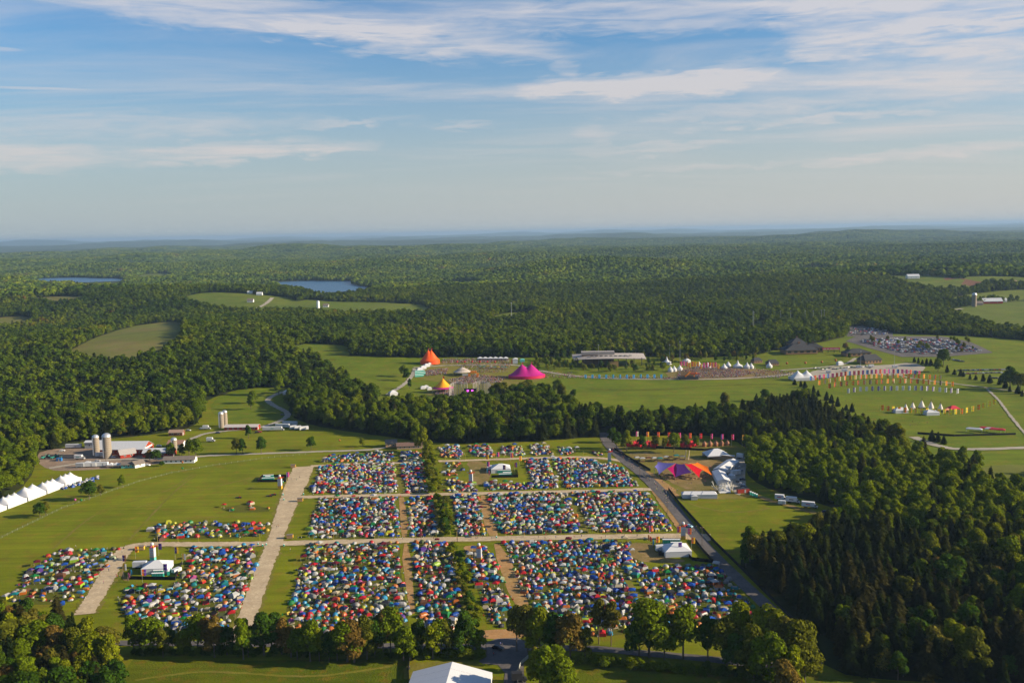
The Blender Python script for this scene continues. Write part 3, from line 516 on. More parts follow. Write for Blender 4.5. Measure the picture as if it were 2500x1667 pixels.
for m_ in NL: m_.materials[0] = LEAF2
l_ = leafy & ~pick; wood('leafy_wood', 'bright leafy woodland between the plaza and county road', gx[l_], gy[l_], gz[l_], gh[l_], con[l_], NL, NC, .95)
r_ = ~pick & ~leafy; wood('near_wood', 'mixed green woodland around the camp and asphalt road', gx[r_], gy[r_], gz[r_], gh[r_], con[r_], NB, NC)
x, y, z_ = cand(1000, 2600, 6.0, .66); cn = conmask(x, y); wood('middle_wood', 'broadleaf forest around the hill meadow and farm', x, y, z_, 6.5+NR.gamma(3.0, 1.6, len(x)).clip(0, 11), cn, MB_, MC_, 1.02)
x, y, z_ = cand(2600, 5600, 9.0, .62); cn = conmask(x, y); wood('distant_forest', 'distant rolling forest around the lakes', x, y, z_, 8+NR.gamma(3.0, 1.8, len(x)).clip(0, 12), cn, FB, FC, 1.1)
x, y, z_ = cand(5600, 12500, 21, .60); wood('far_forest', 'hazy forest covering the far hills', x, y, z_-4, NR.uniform(12, 20, len(x)), NR.random(len(x)) < .02, FB, FC, 2.3)

# single trees, hedges and shrubs of the open land: (x, y, height, tint, width, label)
hedge = []
for (a0, y0), (a1, y1), n, h0, h1 in (((318, 1592), (560, 1602), 11, 9, 14), ((580, 1603), (900, 1608), 14, 11, 15), ((900, 1606), (1175, 1600), 12, 12, 16)):
    for i in range(n):
        f = (i+.5)/n; hedge.append((a0+(a1-a0)*f+R.uniform(-8, 8), y0+(y1-y0)*f+R.uniform(-12, 10), R.uniform(h0*.75, h1*1.08), R.choice(['deep green', 'fresh green', 'olive', 'fresh green', 'yellow green', 'deep green', 'fresh green', 'russet']), R.choice([.75, .85, 1.0, 1.2]), 'the hedgerow between tents and lower meadow'))
hedge += [(a, b_, h, ti, wz, 'the row of trees beside the lower road') for a, b_, h, ti, wz in ((1288, 1592, 17, 'bronze green', .8), (1318, 1602, 17, 'yellow green', 1), (1352, 1604, 16, 'deep green', 1), (1392, 1612, 17, 'russet', .9), (1428, 1610, 12, 'olive', 1), (1585, 1604, 20, 'fresh green', 1.1), (1560, 1610, 15, 'deep green', 1), (1622, 1612, 14, 'fresh green', 1),
    (1668, 1608, 19, 'fresh green', .95), (1728, 1612, 16, 'deep green', .9), (1775, 1624, 16, 'olive', 1), (1806, 1612, 20, 'yellow green', .9), (1850, 1618, 13, 'russet', 1), (1876, 1628, 21, 'yellow green', .85), (1905, 1640, 20, 'bronze green', 1), (1946, 1650, 19, 'olive', .95), (1840, 1660, 18, 'olive', 1), (1800, 1650, 15, 'deep green', 1.1), (1880, 1690, 19, 'fresh green', 1), (1930, 1700, 17, 'yellow green', 1), (1965, 1680, 15, 'olive', 1), (1920, 1745, 17, 'russet', 1))]
hedge += [(a, b_, h, ti, wz, 'the clump beside the forecourt drive') for a, b_, h, ti, wz in ((1318, 1690, 15, 'yellow green', .9), (1345, 1705, 17, 'fresh green', 1.05), (1310, 1640, 9, 'bronze green', 1), (1370, 1720, 15, 'fresh green', 1))]
for i in range(26):
    f = i/25; hedge.append((1050+14*f+R.uniform(-11, 11), 1118+88*f, R.uniform(3.5, 7), R.choice(['fresh green', 'yellow green', 'olive']), 1.7, 'the scrub strip crossing the camp'))
for i in range(24):
    f = i/23; hedge.append((1074+20*f+R.uniform(-11, 11), 1220+88*f, R.uniform(3, 6), R.choice(['fresh green', 'olive', 'deep green']), 1.7, 'the scrub strip crossing the camp'))
for i in range(30):
    f = i/29; hedge.append((1104+62*f+R.uniform(-11, 11), 1340+185*f, R.uniform(2.2, 4.6), R.choice(['fresh green', 'olive', 'deep green', 'yellow green']), 1.8, 'the scrub strip crossing the camp'))
hedge += [(1032, 1104, 19, 'yellow green', .95, 'the head of the scrub strip'), (1018, 1090, 18, 'fresh green', 1, 'the head of the scrub strip'), (1046, 1112, 12, 'yellow green', 1.1, 'the head of the scrub strip')]
hedge += [(a, b_, h, ti, wz, 'the farm meadow') for a, b_, h, ti, wz in ((607, 1070, 12, 'deep green', 1), (578, 1108, 12, 'olive', .9), (592, 1108, 12, 'deep green', .9), (638, 1107, 14, 'deep green', 1.05), (760, 1099, 11, 'deep green', 1), (613, 1000, 15, 'fresh green', 1), (618, 985, 13, 'fresh green', 1), (681, 965, 24, 'fresh green', .85), (885, 1090, 7, 'yellow green', 1.2))]
hedge += [(a, b_, h, ti, wz, 'the farmhouses') for a, b_, h, ti, wz in ((418, 1118, 12, 'fresh green', .9), (444, 1116, 11, 'olive', 1), (478, 1118, 15, 'fresh green', 1.05), (462, 1112, 13, 'fresh green', 1), (365, 1125, 9, 'russet', 1.2), (382, 1126, 9, 'deep green', 1.3), (395, 1138, 4, 'deep green', 2))]
hedge += [(a, b_, h, ti, wz, 'the wire fence') for a, b_, h, ti, wz in ((218, 1220, 12, 'deep green', 1.15), (246, 1212, 8, 'olive', 1), (298, 1190, 9, 'fresh green', .95), (98, 1262, 9, 'deep green', 1.2), (112, 1258, 9, 'olive', 1.1))]
hedge += [(a, b_, h, ti, wz, 'the red pavilion tents') for a, b_, h, ti, wz in ((1505, 1095, 13, 'deep green', 1), (1530, 1102, 16, 'yellow green', .9), (1568, 1096, 11, 'deep green', 1), (1600, 1094, 10, 'olive', 1), (1622, 1096, 9, 'olive', 1), (1645, 1104, 15, 'fresh green', .9), (1672, 1094, 11, 'olive', 1), (1700, 1092, 9, 'fresh green', 1), (1495, 1080, 12, 'deep green', 1))]
hedge += [(a, b_, h, ti, wz, 'the hill meadow') for a, b_, h, ti, wz in ((1770, 1000, 17, 'bronze green', 1.2), (1868, 980, 12, 'deep green', 1.1), (1400, 972, 9, 'deep green', 1.4), (992, 930, 15, 'deep green', 1), (985, 920, 14, 'fresh green', 1), (1000, 950, 12, 'deep green', .8), (2303, 893, 20, 'deep green', 1.05), (2290, 908, 15, 'fresh green', 1.3), (2466, 950, 24, 'deep green', 1.1), (2490, 955, 18, 'olive', 1.1), (2448, 945, 15, 'deep green', 1))]
hedge += [(a, b_, h, ti, wz, 'the stage hollow') for a, b_, h, ti, wz in [(1195+R.uniform(0, 190), 962+R.uniform(0, 26), R.uniform(13, 19), R.choice(['deep green', 'deep green', 'olive', 'fresh green']), R.choice([1, 1.2])) for _ in range(26)]]
for a, b_, h, ti, wz, where in hedge:
    if 'hedgerow' in where or 'lower road' in where or 'forecourt' in where: h *= 1.14
    x, y = P(a, b_); ww = {.8: 'narrow', .85: 'narrow', .9: 'upright', .95: 'upright', 1: 'round', 1.0: 'round'}.get(wz, 'spreading')
    sm = h < 8; tree(x, y, h, ti, '%s %s %s %s by %s' % ('low' if h < 5.5 else 'chest-high clipped' if h < 2 else szw(h), ww, ti, 'bush' if sm else 'tree', where), True, wz, 'trees by '+where[4:], name='bush' if sm else None, cat='bush' if sm else 'tree')
# two bare-stemmed tall trees, undergrowth under the hedge
for a, b_ in ((1462, 1572), (1492, 1576), (1262, 1590)):
    x, y = P(a, b_); r = tree(x, y, 19, 'bronze green', 'tall bare-stemmed %s tree between the tents and lower road' % ('bronze' if a < 1480 else 'thin-topped' if a < 1600 else ''), True, .62, 'bare-stemmed trees'); r.children[0].location.z = .22; r.children[0].scale = (1, 1, .78)
for (a0, y0), (a1, y1), n, ti in (((320, 1596), (1175, 1606), 60, 'deep green'), ((1400, 1618), (1960, 1668), 42, 'deep green')):
    pts = []; 
    for i in range(n): f = (i+.5)/n; pts.append(P(a0+(a1-a0)*f+R.uniform(-5, 5), y0+(y1-y0)*f+R.uniform(-6, 4)))
    pa = np.array(pts); hh_ = NR.uniform(2.5, 5.5, n); wood('undergrowth', 'dense low undergrowth beneath the foreground trees %s' % ('left of the forecourt' if a0 < 900 else 'beside the lower road'), pa[:, 0], pa[:, 1], HH(pa[:, 0], pa[:, 1])-.4, hh_, np.zeros(n, bool), NB, NC, 1.5)
# planted young trees in front of the amphitheatre, car park trees, small conifers on the hill
for i in range(125):
    a = R.uniform(1300, 1650); b_ = R.uniform(872, 910)
    if (1485 < a < 1515 and b_ < 897) or (a > 1410 and a < 1570 and b_ < 893): continue
    x, y = P(a, b_); h = R.uniform(6, 11); ti = R.choice(['fresh green', 'yellow green', 'deep green', 'olive']); wz = R.choice([.7, .85, 1.05]); tree(x, y, h, ti, '%s %s %s young planted tree in front of the amphitheatre' % ('taller' if h > 8 else 'shorter', {.7: 'slim', .85: 'oval', 1.05: 'round'}[wz], ti), True, wz, 'planted trees by the amphitheatre', name='young_tree')
for i in range(110):
    a = R.uniform(1600, 2080); b_ = R.uniform(856, 886)
    x, y = P(a, b_); h = R.uniform(6, 11)
    if 1850 < a < 2060 and b_ > 860: continue
    ti = R.choice(['fresh green', 'yellow green', 'deep green', 'russet']); tree(x, y, h, ti, '%s %s young tree on the slope behind the white peaked tents' % ('taller' if h > 8 else 'shorter', ti), True, .9, 'young trees behind the peaked tents', name='young_tree')
for i in range(30):
    a = 2090+R.random()*290; b_ = R.uniform(828, 866)
    if b_ > 828+ (a-2090)*.11+14 and a < 2200: continue
    x, y = P(a, b_); ti = R.choice(['fresh green', 'yellow green', 'bronze green']); h = R.uniform(6, 9); tree(x, y, h, ti, '%s %s young tree between the car park rows' % ('taller' if h > 7.5 else 'shorter', ti), True, 1, 'car park trees', name='young_tree')
cl_ = [(2232+i*10, 885+i*2.2) for i in range(5)]+[(2312, 910), (2330, 915), (2345, 918), (2352, 920), (2368, 926), (2382, 928), (2400, 932), (2416, 936), (2440, 940), (2455, 948), (2465, 957), (2485, 962), (2495, 968)]+[(1940, 940), (1955, 945), (1965, 948), (1986, 962), (1997, 968), (2018, 978), (2030, 985), (2045, 993), (2066, 1002), (2080, 1006)]+[(2275, 1078), (2290, 1080), (2304, 1084), (2290, 1072)]
for a, b_ in cl_:
    x, y = P(a, b_); h = R.uniform(6, 10); tree(x, y, h, 'dark conifer', 'small dark conical conifer standing on the flag hill %s' % ('by the county road' if b_ > 1050 else 'along the wood edge' if a < 2100 else 'below the parked cars'), False, 1.45, 'small conifers on the hill')
# ------------------------------------------------------------------ tents of the camp
PAL = {'pale grey': '#b4b2b0', 'stone grey': '#8d8a86', 'beige': '#c8b193', 'cream': '#ddd2bd', 'white': '#e4e2de', 'royal blue': '#1550b0', 'navy': '#14204c', 'sky blue': '#2e93d0', 'teal': '#0f8188', 'red': '#c4161c', 'maroon': '#6a1222', 'orange': '#e2670f', 'amber': '#eda412', 'yellow': '#e8d21c',
       'lime': '#98c432', 'green': '#16803a', 'sage': '#93a07c', 'olive': '#606838', 'purple': '#55308c', 'pink': '#d8508c', 'brown': '#6b4630', 'charcoal': '#35353a'}
PALN = list(PAL); PALW = [8, 8, 7, 4, 4, 12, 5, 6, 4, 10, 4, 10, 4, 2.5, 2.5, 2, 4, 3, 1.5, 1, 3, 4]; LIN = {k: tuple(.70*(min(.52, c)*.97+.03*sum(lin(v))/3) for c in lin(v)) for k, v in PAL.items()}
LINF = {k: tuple(min(.7, c) for c in lin(v)) for k, v in PAL.items()}
def pickc(): return R.choices(PALN, PALW)[0]
def t_dome(na=10):
    b = B(); prof = [(1, 0, 3.4), (.955, .32, 3.0), (.82, .62, 2.6), (.58, .86, 2.2), (.28, .975, 2), (.03, 1, 2)]
    for k, (r, z_, p) in enumerate(prof):
        for i in range(na):
            a = 2*math.pi*(i+.5)/na; q = r/(abs(math.cos(a))**p+abs(math.sin(a))**p)**(1/p); b.v.append((q*math.cos(a)*1.5, q*math.sin(a)*1.3, z_*1.55))
    for k in range(len(prof)-1):
        for i in range(na):
            m = 0 if k == 0 else 1 if (k > 1 or i % 5 in (0, 1, 4)) else 0
            if i == 7 and k < 2: m = 2
            b.f.append((k*na+i, k*na+(i+1) % na, (k+1)*na+(i+1) % na, (k+1)*na+i)); b.m.append(m)
    return b
def t_tunnel():
    b = B(); n = 8; L = [(-2.0, .55), (-1.3, .92), (0, 1), (1.3, .95), (2.0, .6)]
    for x_, s_ in L:
        for i in range(n+1): a = math.pi*i/n; b.v.append((x_, math.cos(a)*1.25*(.6+.4*s_), math.sin(a)**.8*1.55*s_))
    for k in range(len(L)-1):
        for i in range(n): b.f.append((k*(n+1)+i, (k+1)*(n+1)+i, (k+1)*(n+1)+i+1, k*(n+1)+i+1)); b.m.append(1 if k in (1, 2) and 1 < i < 6 else 0)
    b.f.append(tuple(range(n+1))[::-1]); b.m.append(2); b.f.append(tuple(range(4*(n+1), 5*(n+1)))); b.m.append(0); return b
def t_cabin():
    b = B(); hw, hr, a, c = 1.3, .75, 1.85, 1.55
    b.add([(-a, -c, 0), (a, -c, 0), (a, c, 0), (-a, c, 0), (-a*.94, -c*.92, hw), (a*.94, -c*.92, hw), (a*.94, c*.92, hw), (-a*.94, c*.92, hw), (-a*.55, 0, hw+hr), (a*.55, 0, hw+hr)], [(0, 1, 5, 4), (1, 2, 6, 5), (2, 3, 7, 6), (3, 0, 4, 7)], 0)
    k = len(b.v)-10; b.f += [(4, 5, 9, 8), (5, 6, 9), (6, 7, 8, 9), (7, 4, 8)]; b.m += [1]*4
    b.add([(-.5, -c-.03, .05), (.5, -c-.03, .05), (.42, -c*.93-.04, 1.15), (-.42, -c*.93-.04, 1.15)], [(0, 1, 2, 3)], 2); return b
def t_ridge():
    b = B(); a, c, h = 1.35, 1.0, 1.15
    b.add([(-a, -c, 0), (a, -c, 0), (a, c, 0), (-a, c, 0), (-a*.6, 0, h), (a*.75, 0, h*.92), (-a*.6, 0, h), (0, -c*.62, .55), (0, c*.62, .55)], [(0, 1, 5, 4), (2, 3, 4, 5), (1, 2, 5)], 1)
    b.f += [(3, 0, 4)]; b.m += [0]
    b.add([(-a-.02, -.3, .05), (-a-.02, .3, .05), (-a*.72, .06, h*.8), (-a*.72, -.06, h*.8)], [(1, 0, 3, 2)], 2); return b
def t_canopy():
    b = B()
    for x_ in (-1.42, 1.42):
        for y_ in (-1.42, 1.42): b.box(x_, y_, 0, .07, .07, 2.1, 0, 2)
    b.hip(2.28, 3.1, 3.1, .75, 0, 0)
    for x_, y_, sx, sy in ((0, -1.54, 3.08, .03), (0, 1.54, 3.08, .03), (-1.54, 0, .03, 3.08), (1.54, 0, .03, 3.08)): b.box(x_, y_, 2.02, sx, sy, .26, 0, 1)
    return b
TK = {'dome': t_dome(), 'tunnel': t_tunnel(), 'cabin': t_cabin(), 'ridge': t_ridge(), 'canopy': t_canopy()}
PARTN = {'dome': ('tent_body', 'rainfly', 'door_flap'), 'tunnel': ('tent_body', 'rainfly', 'door_flap'), 'cabin': ('tent_wall', 'tent_roof', 'door_flap'), 'ridge': ('end_wall', 'rainfly', 'door_flap'), 'canopy': ('canopy_roof', 'valance', 'canopy_leg')}
PM = {}
for k, b in TK.items():
    for m in range(3):
        q = B(); ids = [i for i, mm in enumerate(b.m) if mm == m]; vs = sorted({v for i in ids for v in b.f[i]}); mp_ = {v: j for j, v in enumerate(vs)}
        q.v = [b.v[v] for v in vs]; q.f = [tuple(mp_[v] for v in b.f[i]) for i in ids]; q.m = [0]*len(ids)
        PM[k, m] = q.mesh(PARTN[k][m], FAB if not (k == 'canopy' and m == 2) else STEEL, smooth=(k in ('dome', 'tunnel') and False))
BL = [  # outline, spacing, where
 ([(787, 1129), (797, 1114), (958, 1103), (958, 1127)], 4.6, 'the far row below the bungalow', .9), ([(975, 1105), (1025, 1100), (1030, 1127), (978, 1128)], 4.4, 'the far row beside the scrub strip', 1),
 ([(1070, 1092), (1121, 1090), (1134, 1119), (1080, 1119)], 4.4, 'the first far plot', 1), ([(1141, 1088), (1195, 1086), (1208, 1116), (1154, 1116)], 4.4, 'the second far plot', 1), ([(1218, 1091), (1274, 1090), (1282, 1114), (1226, 1114)], 4.4, 'the third far plot', 1), ([(1292, 1088), (1337, 1087), (1352, 1111), (1298, 1112)], 4.4, 'the fourth far plot', 1), ([(1362, 1093), (1413, 1097), (1398, 1111), (1370, 1112)], 4.6, 'the fifth far plot', .9), ([(1441, 1101), (1467, 1104), (1477, 1114), (1449, 1114)], 4.4, 'the last far plot by the asphalt road', 1),
 ([(779, 1138), (960, 1130), (968, 1204), (758, 1208)], 4.35, 'the upper plot by the main road', 1), ([(978, 1132), (1032, 1130), (1044, 1203), (990, 1204)], 4.2, 'the upper plot beside the scrub strip', 1), ([(1080, 1129), (1131, 1128), (1131, 1152), (1105, 1165), (1080, 1160)], 6.5, 'the sparse plot by the upper compound', .9), ([(1085, 1170), (1121, 1167), (1124, 1180), (1159, 1180), (1162, 1201), (1093, 1203)], 4.4, 'the plot below the upper compound', 1),
 ([(1181, 1180), (1300, 1180), (1305, 1197), (1182, 1198)], 4.3, 'the strip in front of the upper compound', 1), ([(1279, 1124), (1334, 1120), (1367, 1190), (1311, 1196), (1288, 1157)], 4.2, 'the plot right behind the upper compound', 1), ([(1344, 1121), (1393, 1118), (1446, 1121), (1462, 1134), (1500, 1133), (1523, 1144), (1558, 1186), (1383, 1193)], 4.2, 'the upper plot by the asphalt road', 1),
 ([(779, 1216), (968, 1213), (975, 1313), (751, 1315), (759, 1267)], 4.7, 'the middle plot by the main road', 1), ([(993, 1214), (1055, 1213), (1069, 1313), (1001, 1313)], 4.5, 'the middle plot beside the scrub strip', 1), ([(1102, 1209), (1167, 1208), (1185, 1311), (1118, 1311)], 4.5, 'the middle plot past the scrub strip', 1), ([(1186, 1208), (1300, 1204), (1378, 1203), (1423, 1301), (1225, 1308), (1205, 1285)], 4.4, 'the middle plot between earth aisles', 1), ([(1393, 1203), (1576, 1200), (1607, 1244), (1650, 1298), (1446, 1304)], 4.5, 'the middle plot by the asphalt road', 1),
 ([(753, 1330), (974, 1325), (980, 1389), (1001, 1508), (995, 1560), (735, 1560), (695, 1514), (724, 1419)], 4.9, 'the lower plot by the main road', 1), ([(1007, 1324), (1093, 1322), (1128, 1490), (1132, 1545), (1022, 1535)], 4.8, 'the lower plot by the scrub', 1), ([(1130, 1352), (1198, 1330), (1248, 1490), (1225, 1530), (1195, 1530), (1162, 1430)], 4.7, 'the narrow plot past the scrub', 1),
 ([(1229, 1326), (1300, 1322), (1460, 1316), (1482, 1345), (1565, 1486), (1562, 1540), (1430, 1560), (1310, 1505), (1270, 1440)], 4.6, 'the lower plot between earth aisles', 1), ([(1462, 1318), (1538, 1322), (1546, 1355), (1562, 1368), (1580, 1390), (1565, 1420), (1540, 1420)], 4.7, 'the plot by the white compound tent', 1), ([(1605, 1387), (1642, 1380), (1751, 1378), (1775, 1411), (1812, 1452), (1846, 1483), (1822, 1503), (1703, 1535), (1640, 1530), (1584, 1490), (1561, 1425)], 4.9, 'the shaded plot by the asphalt road', .95),
 ([(401, 1275), (663, 1274), (646, 1311), (361, 1320), (367, 1294)], 6.0, 'the thin plot by the main road', .9), ([(540, 1238), (610, 1230), (660, 1240), (655, 1250), (540, 1250)], 8, 'the few tents on the open grass', .8), ([(133, 1343), (296, 1338), (211, 1454), (163, 1475), (0, 1475), (60, 1405)], 6.0, 'the plot left of the camp road', .95), ([(469, 1337), (633, 1331), (622, 1403), (575, 1508), (558, 1545), (415, 1556), (306, 1522), (286, 1471), (310, 1430), (425, 1430), (455, 1380)], 5.3, 'the plot around the left compound', .97)]
T = []
G_TRAMP_SHADE = ground_mat('trampled_shaded_grass', [(.068, .082, .004), (.090, .092, .010), (.10, .085, .02)], .05)  # trampled grass, its colour also darkened for the long shadows between tents
for out, sp, where, keep in BL:
    sheet('trampled_shaded_grass', out, G_TRAMP_SHADE, .09, 60, smooth=1, jit=1.0, opened=False)
    p = PP(out); xs = [q[0] for q in p]; ys = [q[1] for q in p]; j = 0; y = min(ys); sp *= .77
    while y < max(ys):
        x = min(xs)+R.uniform(0, 1)*sp
        while x < max(xs):
            X, Y = x+R.uniform(-.3, .3)*sp, y+R.uniform(-.16, .16)*sp
            if R.random() < keep*.96 and pip(p, np.array([X]), np.array([Y]))[0]: T.append((X, Y, where))
            x += sp*R.uniform(.9, 1.12)
        y += sp*(.86 if j % 2 else 1.12); j += 1
T.sort(key=lambda q: q[0]**2+q[1]**2)
stuffV, stuffF, stuffC = [], [], []; nv = 0; cnt = {'tent': 0, 'canopy': 0}
KN = {'dome': 'dome_tent', 'tunnel': 'tunnel_tent', 'cabin': 'cabin_tent', 'ridge': 'ridge_tent', 'canopy': 'pop_up_canopy'}
for X, Y, where in T:
    k = R.choices(['dome', 'tunnel', 'cabin', 'ridge', 'canopy'], [56, 12, 11, 9, 12])[0]; s_ = R.choice([.7, .78, .9, 1.0, 1.15]) if k != 'canopy' else R.choice([.85, 1, 1.1]); rz = R.uniform(0, 6.28) if k != 'canopy' else R.uniform(-.5, .5)
    c0 = pickc(); c1 = pickc() if R.random() < .62 else c0; c2 = R.choice(['charcoal', 'stone grey', c0]); z_ = hz(X, Y)+.10; kk = 'canopy' if k == 'canopy' else 'tent'
    if k == 'canopy': c0 = R.choice(['royal blue', 'royal blue', 'navy', 'white', 'white', 'red', 'beige', 'green', 'maroon', 'cream', 'teal']); c1 = c0
    if cnt[kk] < (300 if kk == 'tent' else 150):
        cnt[kk] += 1; sz_ = {.7: 'tiny', 1.15: 'large', .78: 'small', .85: 'small', .9: 'compact', 1.0: 'mid-size', 1: 'mid-size', 1.12: 'large', 1.1: 'large', 1.3: 'extra-large'}[s_]
        if k == 'canopy': lb = '%s %s pop-up canopy in %s' % (sz_, c0, where)
        else: lb = '%s %s %s tent%s in %s' % (sz_, c0, k, '' if c1 == c0 else ' with %s fly' % c1, where)
        if len(lb.split()) > 16: lb = lb.replace(sz_+' ', '', 1)
        if len(lb.split()) > 16: lb = lb.replace(' tent with', ' with', 1)
        r = empty(KN[k], (X, Y, z_), rz, lb, kk, ('tents' if kk == 'tent' else 'pop-up canopies')+' pitched in the camp', s_)
        for m, cc in enumerate((c0, c1, c2)): use(PM[k, m], PARTN[k][m], r, col=LIN[cc])
    else:
        b = TK[k]; v = np.array(b.v)*s_; c, q = math.cos(rz), math.sin(rz); stuffV.append(np.stack([v[:, 0]*c-v[:, 1]*q+X, v[:, 0]*q+v[:, 1]*c+Y, v[:, 2]+z_], 1))
        cols = (LIN[c0], LIN[c1], LIN[c2] if k != 'canopy' else (.4, .4, .4))
        for f, m in zip(b.f, b.m): stuffF.append(tuple(i+nv for i in f)); stuffC.append((len(f), cols[m]))
        nv += len(v)
def mass(name, V, F, Cc, label, cat, mat_=None):
    me = bpy.data.meshes.new(name); me.from_pydata(np.concatenate(V).tolist() if V and isinstance(V[0], np.ndarray) else V, [], F); me.materials.append(mat_ or FABA)
    a = me.attributes.new('Col', 'FLOAT_COLOR', 'CORNER'); a.data.foreach_set('color', np.repeat(np.array([[*c, 1] for _, c in Cc], np.float32), [n for n, _ in Cc], axis=0).ravel())
    o = link(bpy.data.objects.new(name, me)); o['kind'] = 'stuff'; return tag(o, label, cat)
mass('camping_tents', stuffV, stuffF, stuffC, 'packed rows of small multicoloured tents in the camp plots', 'tents')
# chairs, coolers and bags lying between the tents
gv, gf, gc = B(), [], []
for X, Y, _ in T:
    for _k in range(R.choice([0, 1, 2, 2])):
        a, b_ = X+R.uniform(-2.6, 2.6), Y+R.uniform(-2.6, 2.6); n0 = len(gv.f); rz = R.uniform(0, 3); s_ = R.uniform(.35, .7)
        gv.box(a, b_, .1, s_, s_*.8, s_*.6, rz); 
        if R.random() < .6: gv.box(a+.2*math.cos(rz), b_+.2*math.sin(rz), .1, .08, s_*.8, s_*1.5, rz)
        c = LIN[R.choice(['white', 'charcoal', 'royal blue', 'red', 'beige', 'charcoal', 'green', 'pale grey'])]; gc += [(len(f), c) for f in gv.f[n0:]]
mass('camp_gear', gv.v, gv.f, gc, 'chairs, coolers and bags scattered between the tents', 'camp gear')
# ------------------------------------------------------------------ people
def person_mesh(pose, seed):
    me = bpy.data.meshes.new('sk'); st = {'walk': .24, 'stand': .08}[pose]; ar = {'walk': .2, 'stand': .06}[pose]
    J = [(0, 0, .95), (0, 0, 1.15), (0, 0, 1.40), (0, .01, 1.52), (0, .02, 1.66), (.18, 0, 1.42), (.25, ar*.6, 1.15), (.26, ar+.06, .90), (-.18, 0, 1.42), (-.25, -ar*.6, 1.15), (-.26, -ar+.08, .90), (.10, 0, .90), (.11, -st*.3+.05, .50), (.12, -st, .07), (.12, -st+.14, .04), (-.10, 0, .90), (-.11, st*.6, .52), (-.12, st, .07), (-.12, st+.14, .04)]
    E = [(0, 1), (1, 2), (2, 3), (3, 4), (2, 5), (5, 6), (6, 7), (2, 8), (8, 9), (9, 10), (0, 11), (11, 12), (12, 13), (13, 14), (0, 15), (15, 16), (16, 17), (17, 18)]
    rad_ = [.15, .14, .16, .055, .105, .07, .05, .035, .07, .05, .035, .10, .065, .045, .04, .10, .065, .045, .04]
    me.from_pydata(J, E, []); o = link(bpy.data.objects.new('sk', me)); o.modifiers.new('s', 'SKIN'); 
    for v, r in zip(me.skin_vertices[0].data, rad_): v.radius = (r, r*.85)
    me.skin_vertices[0].data[0].use_root = True
    o.modifiers.new('d', 'SUBSURF').levels = 1
    ev = o.evaluated_get(bpy.context.evaluated_depsgraph_get()); out = bpy.data.meshes.new_from_object(ev); bpy.data.objects.remove(o)
    out.materials.clear(); out.materials.append(SKIN); out.materials.append(FAB); out.materials.append(JEANS)
    for p in out.polygons: z_ = p.center.z; p.material_index = 2 if z_ < .93 and abs(p.center.x) < .21 else 1 if (z_ < 1.47 and not (abs(p.center.x) > .2 and z_ < 1.2)) else 0
    out.name = 'person'; return out
S.view_layers[0].update()
PERS = [person_mesh('walk', 1), person_mesh('stand', 2)]
PC = ['red', 'white', 'navy', 'charcoal', 'orange', 'royal blue', 'pale grey', 'yellow', 'pink', 'green', 'maroon', 'beige']
def person(a, b_, where, k=None, px=True):
    x, y = P(a, b_) if px else (a, b_); c = R.choice(PC); k = R.randrange(2) if k is None else k
    o = use(PERS[k], 'person', None, (x, y, hz(x, y)+.32), R.uniform(0, 6.28), (1, 1, 1), LIN[c]); return tag(o, 'person in a %s top %s %s' % (c, ('walking', 'standing')[k], where), 'person', 'people out in the camp')
for a, b_ in ((286, 1412), (292, 1410), (284, 1408), (266, 1396), (253, 1425), (312, 1418), (318, 1414), (298, 1350), (170, 1340), (185, 1338)): person(a, b_, 'by the left camp compound')
for a, b_ in ((724, 1174), (732, 1168), (711, 1172), (676, 1290), (680, 1288), (709, 1346), (712, 1310), (728, 1317), (736, 1317)): person(a, b_, 'on the main dirt road')
for i in range(26): person(R.uniform(760, 1620), 1318-(0)+R.uniform(-5, 3)-R.random()*4, 'on the lower cross road')
for i in range(16): person(R.uniform(780, 1600), 1204+R.uniform(-3, 3), 'on the middle cross road')
for i in range(46):
    f = R.random(); q = [(1500, 1100), (1530, 1128), (1575, 1165), (1615, 1205), (1640, 1235)]; k = min(int(f*4), 3); g = f*4-k; person(q[k][0]+(q[k+1][0]-q[k][0])*g+R.uniform(-8, 10), q[k][1]+(q[k+1][1]-q[k][1])*g+R.uniform(-4, 4), 'on the asphalt road by the bar plaza')
for a, b_ in ((1640, 1238), (1646, 1242), (1651, 1246), (1700, 1290), (1704, 1297), (1698, 1300), (1690, 1302)): person(a, b_, 'on the lower asphalt road beside the fence')
for i in range(40): person(R.uniform(1585, 1790), R.uniform(1140, 1205), 'on the worn ground of the bar plaza')
for a, b_ in ((1205, 1602), (1222, 1577), (1226, 1580), (1276, 1446), (1280, 1444), (994, 1636), (1000, 1636)): person(a, b_, 'near the forecourt')
for i in range(26): person(R.uniform(1990, 2300), R.uniform(1020, 1045) if i < 16 else R.uniform(975, 1000), 'on the slope below the tipis')
